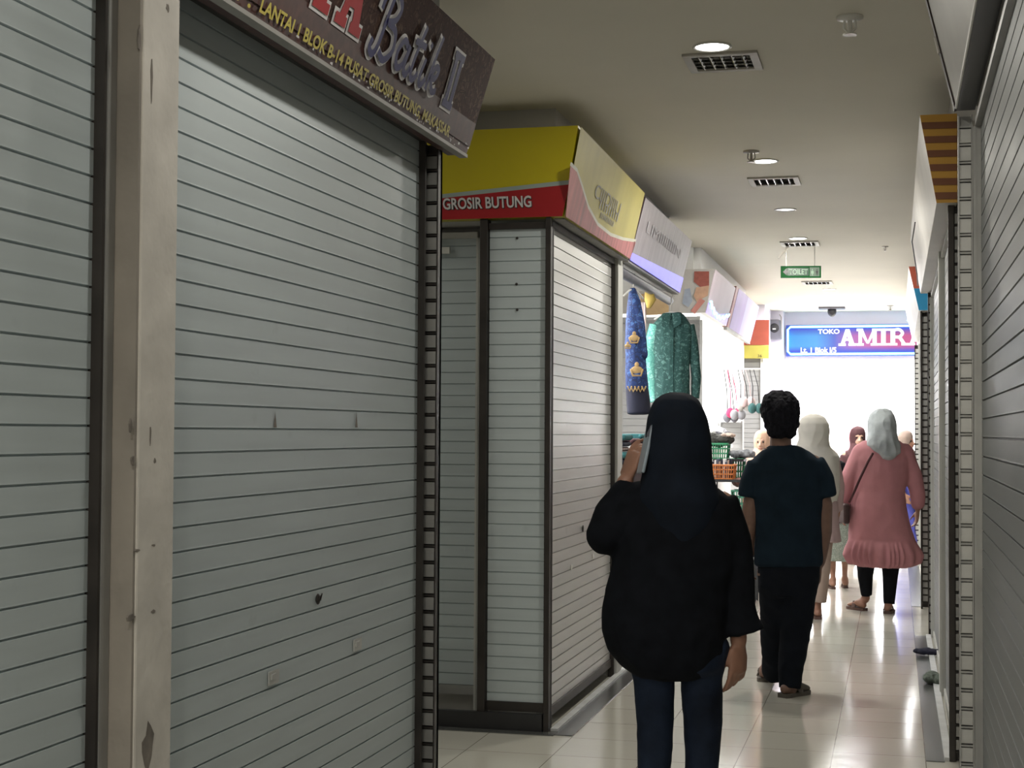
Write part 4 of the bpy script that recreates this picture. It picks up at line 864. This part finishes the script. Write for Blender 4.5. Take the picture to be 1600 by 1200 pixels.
mb = MB(); pts = [wp(*q) for q in ((1364, 708, -.155), (1356, 722, -.16), (1345, 745, -.17), (1335, 768, -.165), (1327, 785, -.10))]; mb.tube(pts, [(.010, .003)]*5, 8).build('strap', mat('dark_strap', (.07, .02, .025), .6), bag, smooth=True)
# --- simpler figures further away, built on one skeleton
def figure(px, z0, Hh, label, skin, top, scarf=None, bottom=None, fwd=1, yaw=0, armL=None, armR=None, topw=1.0, toph=.62, long_=False, hair=None, legs=None, shoes=SANDAL, skirt=None, vox=.010, scarf_drop=.30, sw=1.0):
    W = Per(px, z0, label, rz=PSI+yaw); r = W.root; s = Hh/1.62; Z = lambda h: h*s
    f = Vector((0, fwd, 0)); mb = MB(); hc = Vector((0, .0, Z(1.50))); head(mb, hc, f, s); mb.tube([hc+Vector((0, 0, -.06*s)), Vector((0, 0, Z(1.36)))], [.048*s, .052*s], 12)
    mb.rings([[Vector((rx*s*math.cos(2*PI*k/20), ry*s*math.sin(2*PI*k/20), Z(h))) for k in range(20)] for h, rx, ry in ((1.38, .07, .05), (1.33, .155, .08), (1.15, .14, .10), (1.0, .12, .095), (.88, .15, .11), (.78, .15, .11))])
    for q in (-1, 1):
        a = (armL if q < 0 else armR) or ((.20*q, .02, 1.06), (.21*q, .06*fwd, .83))
        e, w_ = Vector(a[0])*s, Vector(a[1])*s; mb.tube([Vector((.155*q, 0, 1.30))*s, e, w_], [.045*s, .036*s, .024*s], 12)
        dd = (w_-e).normalized(); hand(mb, w_, dd+Vector((0, .15*fwd, 0)), (-q, 0, 0), (0, fwd, .1), sc=s)
        lg = legs[0 if q < 0 else 1] if legs else (.085*q, 0)
        hp = Vector((.08*q, 0, .82))*s; an = Vector((lg[0], lg[1], .085))*1; mb.tube([hp, (hp+an)/2+Vector((0, .02*fwd, 0)), an], [.078*s, .052*s, .032*s], 12)
        he = Vector((lg[0], lg[1]-.04*fwd, 0)); to = Vector((lg[0]+.02*q, lg[1]+.19*s*fwd, 0)); footmb(mb, an, he, to, .034*s); shoe(r, he, to, shoes, w=.040*s)
    sculpt('body', mb, skin, r, vox, 3)
    mb = MB(); tb = toph if not long_ else .14
    rows = [(1.375, .075, .055), (1.335, .17*topw, .10), (1.24, .18*topw, .125), (1.05, .17*topw, .13), (.90, .19*topw, .145), (max(tb, .75), .20*topw, .15)]
    if tb < .74: rows.append((tb, (.20+.10*(.75-tb))*topw, .15+.08*(.75-tb)))
    mb.rings([[Vector((rx*s*math.cos(2*PI*k/28), ry*s*math.sin(2*PI*k/28), Z(h))) for k in range(28)] for h, rx, ry in rows])
    for q in (-1, 1):
        a = (armL if q < 0 else armR) or ((.20*q, .02, 1.06), (.21*q, .06*fwd, .83)); e, w_ = Vector(a[0])*s, Vector(a[1])*s
        mb.tube([Vector((.15*q, 0, 1.29))*s, e, e.lerp(w_, .85)], [.062*s, .056*s, .042*s], 12, round_ends=False)
    sculpt('robe' if long_ else 'top', mb, top, r, vox, 4, (.012, 6, .4))
    if scarf:
        mb = MB(); b = -f.y
        mb.rings([[Vector((rx*sw*s*math.cos(2*PI*k/28), (oy*b+ry*math.sin(2*PI*k/28))*s, Z(h))) for k in range(28)] for h, rx, ry, oy in ((1.643, .018, .02, .01), (1.632, .045, .052, .01), (1.608, .072, .083, .012), (1.56, .092, .105, .022), (1.50, .095, .105, .03), (1.44, .09, .09, .028), (1.38, .105, .10, .0), (1.30, .16, .13, .0), (1.30-scarf_drop*.5, .17, .14, .005), (1.30-scarf_drop, .10, .10, .03))])
        sculpt('hijab', mb, scarf, r, vox*.65, 9, (.010, 8, .4))
    if hair:
        mb = MB(); mb.ball((0, -.02*fwd*s, Z(1.545)), (.088*s, .105*s, .085*s)); mb.ball((0, -.05*fwd*s, Z(1.47)), (.08*s, .07*s, .09*s)); sculpt('hair', mb, hair, r, vox*.8, 3, (.01, 30, 1))
    if bottom:
        mb = MB()
        for q in (-1, 1):
            lg = legs[0 if q < 0 else 1] if legs else (.085*q, 0)
            mb.tube([Vector((.075*q*s, 0, .84*s)), Vector((.08*q*s*.5+lg[0]*.5, lg[1]*.5, .45*s)), Vector((lg[0], lg[1], .13))], [.11*s, .085*s, .075*s], 14, round_ends=False)
        sculpt('trousers', mb, bottom, r, vox, 3, (.006, 8, .5))
    if skirt:
        mb = MB(); mb.rings([[Vector((rx*s*(1+.04*math.sin(9*2*PI*k/36))*math.cos(2*PI*k/36), ry*s*math.sin(2*PI*k/36), Z(h))) for k in range(36)] for h, rx, ry in ((.92, .13, .10), (.80, .17, .13), (.6, .20, .15), (skirt[1], .22, .16))])
        sculpt('skirt', mb, skirt[0], r, vox, 2, (.008, 10, .5))
    face_bits(r, hc, f, s)
    return W
figure(1270, 11.9, 1.56, 'person in long cream hijab, mostly hidden behind the person in the dark t-shirt', SKIN, TAUPE, CREAMH, BEIGE, legs=((-.05, .25), (.035, -.0)), toph=.62, topw=1.05, scarf_drop=.52, vox=.010, sw=1.3)
figure(1311, 14.2, 1.17, 'child with dark hair and patterned grey green skirt walking beside the person in pink', SKIN, MAROON, None, None, hair=HAIR, skirt=(SKIRT, .36), legs=((-.055, 0), (.075, .1)), toph=.85, topw=.75)
figure(1341, 17.0, 1.49, 'person in dark maroon hijab and black robe facing the viewer, left of the grey hijab', SKIN3, MAROON, MAROON, None, fwd=-1, long_=True, toph=.4, topw=.95)
figure(1417, 17.75, 1.45, 'person in brown hijab and violet blue dress at the right end of the corridor', SKIN, BLUEC, BROWNH, None, fwd=-1, yaw=.9, long_=True, topw=.9)
figure(1190, 15.6, 1.44, 'person in peach hijab, left of the person in the dark t-shirt', SKIN3, TAUPE, PEACH, None, fwd=-1, yaw=-.35, long_=True, topw=.85)
# ------------------------------------------------------------------ goods
GB = batik('green_batik', (.018, .068, .062), (.085, .185, .165), (.014, .052, .05), 26); GBL = batik('pale_green_batik', (.14, .42, .36), (.32, .62, .56), (.08, .3, .26), 26)
BB = batik('blue_batik', (.012, .035, .14), (.05, .12, .30), (.012, .02, .07), 24); GOLD = mat('gold_motif', (.40, .27, .12), .7, 0, .25, 30); NAVY = mat('navy_cloth', (.015, .016, .035), .9, 0, .2, 10)
def hanger(p, rz, label, w=.17, hook=.12):
    root = empty('clothes_hanger', p, label, 'hanger', 'clothes hangers', rz=rz)
    MB().tube([(-w, 0, -.05), (-w*.4, 0, -.01), (0, 0, 0), (w*.4, 0, -.01), (w, 0, -.05)], [.006]*5, 8).build('shoulder_bar', WHITEP, root, smooth=True)
    MB().tube([(0, 0, 0), (0, 0, hook*.5), (0, 0, hook*.8), (.012, 0, hook), (.022, 0, hook*.88)], [.003]*5, 6).build('hook', CHROME, root, smooth=True); return root
# green batik shirt
zg = 11.0; gp = at_d(1049, 486, zg); G = empty('batik_shirt', (gp.x, gp.y, gp.z), 'long sleeved green batik shirt hanging at the corner of the open shop', 'shirt', 'hanging batik clothes', rz=PSI)
gl = lambda px, py, d=0: local(G, at_d(px, py, zg+d))
hanger(at_d(1049, 488, zg), PSI, 'white hanger holding the green batik shirt', .12, .13)
def grows(rows, n=40):
    rg = []
    for a, b, py, dh in rows:
        p, q = gl(a, py), gl(b, py); c = (p+q)/2; rx = (q-p).length/2; rg.append([c+Vector((rx*math.cos(2*PI*k/n), dh*math.copysign(abs(math.sin(2*PI*k/n))**.7, math.sin(2*PI*k/n)), 0)) for k in range(n)])
    return rg
mb = MB(); mb.rings(grows([(1036, 1063, 489, .03), (1029, 1072, 496, .045), (1020, 1080, 508, .055), (1018, 1082, 525, .06), (1022, 1078, 560, .065), (1023, 1077, 600, .07), (1022, 1078, 640, .07), (1024, 1080, 668, .07)]))
sculpt('shirt_body', mb, GB, G, .006, 4, (.010, 9, .35))
for m_, pts, rr_ in ((GBL, ((1025, 508), (1015, 545), (1017, 590), (1023, 628)), (.048, .044, .038, .034)), (GB, ((1076, 508), (1083, 545), (1088, 590), (1086, 622)), (.042, .040, .034, .030))):
    mb = MB(); mb.tube([gl(*q) for q in pts], [(r, r*.7) for r in rr_], 16, round_ends=False); part_label(sculpt('sleeve', mb, m_, G, .006, 3, (.006, 14, .35)), 'lighter green sleeve') if m_ is GBL else sculpt('sleeve', mb, m_, G, .006, 3, (.006, 14, .35))
for q in (-1, 1):
    c = 1049+q*9; mb = MB(); a = gl(c-q*8, 489, -.05); b_ = gl(c+q*5, 490, -.055); c2 = gl(c+q*6, 506, -.075); d_ = gl(c-q*5, 512, -.08)
    mb.add([a, b_, c2, d_]+[v+Vector((0, .006, 0)) for v in (a, b_, c2, d_)], [(0, 1, 2, 3), (4, 7, 6, 5), (0, 4, 5, 1), (1, 5, 6, 2), (2, 6, 7, 3), (3, 7, 4, 0)]); mb.build('collar', GB, G)
a = gl(1049, 512, -.074); b_ = gl(1050, 640, -.082); MB().box((a.x-.014, a.y-.004, b_.z), (a.x+.014, a.y+.004, a.z)).build('button_placket', GB, G)
# blue batik dress hung sideways
zb_ = 9.75; bp_ = at_d(993, 455, zb_); B_ = empty('batik_dress', bp_, 'blue batik dress with gold motifs and navy hem hanging beside the pale post', 'dress', 'hanging batik clothes', rz=PSI)
gl = lambda px, py, d=0: local(B_, at_d(px, py, zb_+d))
hanger(at_d(990, 452, zb_), PSI+1.0, 'hanger holding the blue batik dress beside the pale post', .13, .10)
mb = MB(); mb.rings(grows([(984, 992, 450, .03), (981, 998, 465, .07), (979, 1003, 490, .10), (978, 1005, 530, .12), (978, 1009, 580, .13), (978, 1012, 608, .13)]))
sculpt('dress_body', mb, BB, B_, .007, 4, (.010, 10, .3))
mb = MB(); mb.rings(grows([(978, 1012, 606, .132), (979, 1015, 625, .135), (980, 1016, 647, .135)])); part_label(sculpt('hem', mb, NAVY, B_, .008, 3, (.006, 10, .3)), 'navy hem')
mb = MB()
mb.tube([gl(993, 470, -.07), gl(1001, 510, -.09), gl(1006, 555, -.09)], [.03, .03, .026], 12); sculpt('sleeve', mb, BB, B_, .007, 3, (.005, 14, .4))
for px, py, r in ((991, 528, .030), (995, 578, .036), (981, 540, .018)):
    c = gl(px, py, -.13); mb = MB(); mb.ball(c, (r, .008, r*.7)); mb.tube([c+Vector((-r, 0, 0)), c+Vector((-r*.7, 0, -r)), c+Vector((r*.7, 0, -r)), c+Vector((r, 0, 0))], [r*.2]*4, 8); mb.ball(c+Vector((0, 0, r*.9)), (r*.4, .006, r*.5)); mb.build('gold_motif', GOLD, B_, smooth=True)
for k in range(5):
    c = gl(984+k*5.5, 608+1.2*(k % 2), -.137); MB().tube([c+Vector((-.012, 0, .015)), c+Vector((0, 0, -.012)), c+Vector((.012, 0, .015))], [.005]*3, 6).build('gold_motif', GOLD, B_)
# shelf and folded clothes inside the near shop
z9 = 10.1; tp = at_d(992, 720, z9)
tg = empty('clothes_table', (-1.80, 10.05, 0), 'dark cloth covered table inside the near shop beside the pale post', 'table')
MB().box((-.22, -.75, 0), (.16, .75, 1.20)).build('table_body', mat('dark_maroon_cover', (.04, .018, .025), .9, 0, .2, 10), tg, bevel=.01)
cols = [('dark maroon', MAROON), ('beige patterned', batik('beige_batik', (.30, .22, .2), (.5, .42, .4), (.12, .05, .06), 30)), ('rose patterned', batik('rose_batik', (.42, .3, .32), (.2, .06, .1), (.6, .5, .5), 40)), ('navy', NAVY), ('white', WALLW), ('teal', mat('teal_cloth', (.03, .13, .14), .9))]
for j in range(4):
    y = 9.50+j*.36; h = 1.20
    for i in range(6 - (j % 2)):
        nm, mm = cols[(i*2+j*3+1) % len(cols)]
        t = .026+.008*((i+j) % 3); mb = MB().box((-.14, -.13, 0), (.13, .13, t)); mb.tube([(.13, -.125, t/2), (.13, .125, t/2)], [t*.48]*2, 10)
        o = mb.build('folded_cloth', mm, None, bevel=.006); o.location = (-1.78+.008*((i*7+j) % 3), y, h+.001); h += t+.003
        tag(o, '%s folded cloth, %s of pile %s on the dark table beside the pale post' % (nm, ['lowest', 'second', 'third', 'fourth', 'fifth', 'topmost'][i], ['nearest', 'second', 'third', 'furthest'][j]), 'folded clothes', 'folded clothes on the table')
# yellow thing and pale garments hung under the second sign
y_ = at_d(1014, 464, 10.5); o = MB().tube([(0, 0, .03), (.01, 0, -.02), (0, 0, -.06)], [.03, .04, .02], 10).tube([(0, 0, .03), (0, 0, 2.44-y_.z)], [.004, .004], 6).build('hanging_tassel', mat('mustard_cloth', (.55, .40, .10), .8), smooth=True); o.location = y_; tag(o, 'mustard yellow tassel hanging under the second sign', 'tassel')
y_ = at_d(1000, 500, 11.0); o = MB(); 
for k in range(5): o.tube([(-.03+.016*k, 0, .12), (-.028+.016*k, 0, -.05), (-.03+.017*k, .01, -.17+.02*(k % 2))], [.010, .012, .008], 8)
o.tube([(-.05, 0, .12), (.05, 0, .12)], [.006, .006], 6).tube([(0, 0, .12), (0, 0, 2.44-y_.z)], [.003, .003], 6)
o = o.build('hanging_scarf', mat('pale_rose_cloth', (.62, .50, .47), .9), smooth=True); o.location = y_; tag(o, 'pale rose scarf hanging between the blue dress and the green shirt', 'scarf')
# display rack with baskets before the side shop
RX0, RX1, RY0, RY1 = -1.50, -1.14, 12.72, 13.30
rk = empty('display_rack', ((RX0+RX1)/2, (RY0+RY1)/2, 0), 'black tiered display rack carrying the green and orange baskets', 'rack'); o = rk.location
hx, hy = (RX1-RX0)/2, (RY1-RY0)/2
for a in (-1, 1):
    for b_ in (-1, 1): MB().box((a*hx-.012*(a > 0)-.0, b_*hy-.012*(b_ > 0), 0), (a*hx+.012*(a < 0), b_*hy+.012*(b_ < 0), 1.0 if b_ < 0 else 1.2)).build('leg', BLACKP, rk)
for z, y0 in ((.40, -hy), (.78, -hy), (1.045, -hy)): MB().box((-hx, y0, z-.02), (hx, hy, z)).build('shelf', BLACKP, rk)
part_label(MB().box((-hx+.02, -hy+.02, .02), (hx-.002, hy-.02, .74)).build('cloth_skirt', BLACKC, rk), 'black cloth hanging down to the floor')
MB().box((-hx, -hy+.30, 1.19), (hx-.10, hy, 1.21)).build('shelf', BLACKP, rk)
def basket(p, w, d, h, m, label, fill=None, tall=0):
    root = empty('basket', p, label, 'basket'); t = .012; s = .88
    mb = MB()
    for (a, b_), (c_, e) in (((-w, -d), (w, -d)), ((w, -d), (w, d)), ((w, d), (-w, d)), ((-w, d), (-w, -d))):
        n = max(4, int(math.hypot(c_-a, e-b_)/.019))
        for k in range(n+1):
            x, y = a+(c_-a)*k/n, b_+(e-b_)*k/n; mb.tube([(x*s, y*s, 0), (x, y, h)], [.005]*2, 5, round_ends=False)
        for q in (0, .33, .66, .97):
            f_ = s+(1-s)*q; mb.tube([(a*f_, b_*f_, q*h+.004), (c_*f_, e*f_, q*h+.004)], [.006 if q < .9 else .009]*2, 5, round_ends=False)
    mb.box((-w*s, -d*s, 0), (w*s, d*s, .006)); mb.build('basket_wall', m, root); return root
GRB = mat('green_plastic', (.03, .26, .12), .4, 0, .08, 10); ORB = mat('orange_plastic', (.62, .20, .05), .4, 0, .08, 10)
def bx(px, py, z): return at_d(px, py, z)
p = bx(1122, 716, 13.1); basket((p.x, p.y, 1.2105), .093, .10, .125, GRB, 'green plastic basket on top of the rack, dark cloths heaped above it')
p = bx(1127, 744, 12.75); basket((p.x, p.y+.1, 1.046), .105, .10, .115, ORB, 'orange plastic basket filled with packed dark and white cloths')
pb_ = Vector((p.x, p.y+.1, 1.046))
mlist = [NAVY, WALLW, mat('slate_cloth', (.10, .12, .17), .9), BEIGE]
for k in range(9):
    o = MB().box((-.008, -.07, 0), (.008, .07, .135+.012*(k % 3))).build('packed_cloth', mlist[k % 4], bevel=.004); o.location = (pb_.x-.072+k*.018, pb_.y, 1.056)
    tag(o, '%s packed cloth standing in the orange basket' % ['navy', 'white', 'slate', 'beige'][k % 4], 'cloth', 'cloths packed in the orange basket'); o['group'] = 'cloths packed in the orange basket'
p = bx(1153, 727, 13.2); basket((p.x-.01, 13.20, 1.046), .075, .08, .16, GRB, 'narrow green basket right of the orange basket on the rack')
p = bx(1154, 772, 12.9); basket((-1.235, 12.90, .781), .085, .10, .17, mat('pale_green_plastic', (.10, .36, .24), .4), 'pale green basket on the lower shelf below the orange basket')
def lump(p, r, m, label, seed, name='crumpled_cloth', grp='heaped cloths on the display rack'):
    mb = MB(); rr = random.Random(seed)
    for k in range(7): mb.ball((r[0]*(rr.random()-.5)*1.1, r[1]*(rr.random()-.5)*1.1, r[2]*(.45+.35*rr.random())), (r[0]*.5, r[1]*.5, r[2]*.5))
    o = sculpt(name, mb, m, None, .006, 3, (.016, 22, 1)); zmin = min(v.co.z for v in o.data.vertices); o.location = (p[0], p[1], p[2]-zmin+.001); tag(o, label, 'cloth', grp); return o
p = bx(1120, 695, 13.1); lump((p.x, p.y, 1.30), (.17, .14, .09), mat('dark_olive_cloth', (.05, .05, .045), .9, 0, .5, 30), 'dark olive cloth heap on top of the green basket', 3)
lump((-1.375, 13.12, 1.385), (.07, .07, .03), BEIGE, 'small beige cloth on top of the dark olive heap', 9)
lump((-1.20, 12.86, .955), (.12, .12, .07), mat('brown_rose_cloth', (.16, .08, .07), .9, 0, .6, 30), 'brown and rose cloth heap on the pale green basket', 5)
lump((-1.275, 13.185, 1.21), (.14, .11, .06), mat('grey_striped_cloth', (.22, .23, .25), .9, 0, .6, 20), 'grey cloth heap on the narrow green basket', 6)
o = MB(); 
pk = empty('shop_counter', (-1.96, 14.9, 0), 'white counter with piles of goods inside the side shop', 'counter'); MB().box((-.28, -1.3, 0), (.28, 1.3, 1.28)).build('counter_body', WALLW, pk, bevel=.01); MB().box((-.30, -1.32, 1.28), (.30, 1.32, 1.31)).build('counter_top', WALLW, pk)
for k in range(7): lump((-1.80+.03*(k % 2), 13.75+k*.36, 1.31), (.16, .17, .10+.03*(k % 3)), [mat('black_print_cloth', (.05, .05, .06), .9, 0, .9, 30), WALLW, mat('grey_print_cloth', (.3, .3, .33), .9, 0, .6, 30)][k % 3], '%s cloth heap on the white counter, %s from the viewer' % (['black printed', 'white', 'grey printed'][k % 3], ['nearest', 'second', 'third', 'fourth', 'fifth', 'sixth', 'furthest'][k]), 20+k, grp='heaped cloths on the white counter')
# bras hung from a rail
rl = empty('hanging_rail', (-1.62, 16.2, 2.10), 'white rail from which the bras hang beside the slatted shutter', 'rail')
MB().tube([(-.26, 0, 0), (.30, 0, 0)], [.008]*2, 8).build('rail_bar', WHITEP, rl); 
for x in (-.24, -.02): MB().tube([(x, 0, 0), (x, 0, .90)], [.006]*2, 8).build('rail_hanger', WHITEP, rl)
sh = tag(MB().box((-1.86, 16.55, 1.545), (-1.64, 16.88, 1.575)).build('shelf', WALLW), 'white shelf below the hanging bras', 'shelf')
bras = [(1142, 652, 'grey', (.12, .12, .14)), (1147, 645, 'crimson', (.55, .03, .10)), (1153, 648, 'pale grey', (.25, .25, .27)), (1163, 634, 'off-white', (.38, .36, .34)), (1168, 628, 'pale pink', (.55, .42, .42)), (1181, 638, 'dark green', (.03, .10, .10))]
for k, (px, py, nm, c) in enumerate(bras):
    z = 16.15-.03*k; p = at_d(px, py, z); r = empty('bra', (p.x, p.y, p.z), '%s bra hanging by its straps above the white shelf' % nm, 'bra', 'bras on the rail', rz=PSI); m_ = mat(nm.replace(' ', '_').replace('-', '_')+'_bra', c, .8)
    for q in (-1, 1):
        MB().ball((.038*q, 0, 0), (.045, .032, .055)).build('cup', m_, r, smooth=True)
        top = local(r, Vector((p.x-.05+.02*q, 16.2, 2.10))); MB().tube([(.035*q, 0, .035), ((.035*q+top.x)/2+.012, 0, top.z*.55), top], [(.0045, .002)]*3, 6).build('strap', BLACKP if k in (0, 3, 5) else m_, r)
# rags at the foot of the right stall
p = at_h(1450, 1026, .0); r_ = lump((p.x, p.y, .004), (.10, .06, .03), NAVY, 'small navy rag on the grey floor strip by the right shutter', 41, 'floor_rag', 'rags on the floor strip')
p = at_h(1466, 1068, .0); r_ = lump((p.x-.01, p.y, .004), (.07, .13, .045), mat('mossy_cloth', (.09, .11, .09), .95, 0, .5, 40), 'crumpled grey green rag on the grey floor strip, nearer than the navy rag', 42, 'floor_rag', 'rags on the floor strip')
# end shop: rails with clothes
for j, (x0, x1, y, h) in enumerate(((-1.3, .1, 23.0, 1.75), (.5, 2.4, 22.6, 1.6))):
    rk = empty('clothes_rack', ((x0+x1)/2, y, 0), ['white clothes rack at the left of the bright end shop', 'white clothes rack at the right of the bright end shop'][j], 'rack'); w = (x1-x0)/2
    MB().tube([(-w, 0, h), (w, 0, h)], [.012]*2, 8).build('rail', WHITEP, rk)
    for q in (-1, 1): MB().tube([(q*w*.98, 0, 0), (q*w*.98, 0, h)], [.012]*2, 8).build('upright', WHITEP, rk); MB().box((q*w*.98-.02, -.22, 0), (q*w*.98+.02, .22, .02)).build('foot', WHITEP, rk)
    for k in range(5):
        cl = [(.75, .75, .76), (.6, .55, .5), (.42, .12, .14), (.75, .72, .68), (.45, .5, .62)][(k+2*j) % 5]; x = x0+(x1-x0)*(k+.6)/5.6
        nm = ['white', 'beige', 'rose', 'ivory', 'pale blue'][(k+2*j) % 5]; gg = empty('hanging_dress', (x, y, h), '%s dress hanging on the %s rack of the end shop' % (nm, ['left', 'right'][j]), 'dress', 'dresses in the end shop', rz=1.35)
        mb = MB(); mb.rings([[Vector((rx*math.cos(2*PI*q/20), ry*math.sin(2*PI*q/20), z)) for q in range(20)] for z, rx, ry in ((-.05, .04, .03), (-.09, .17, .05), (-.35, .14, .06), (-.6, .16, .07), (-1.05, .22, .09))]); mb.build('cloth', mat(nm.replace(' ', '_')+'_dress_%d' % j, cl, .85), gg, smooth=True)
        MB().tube([(0, 0, -.05), (0, 0, .012)], [.004]*2, 6).build('hook', CHROME, gg)
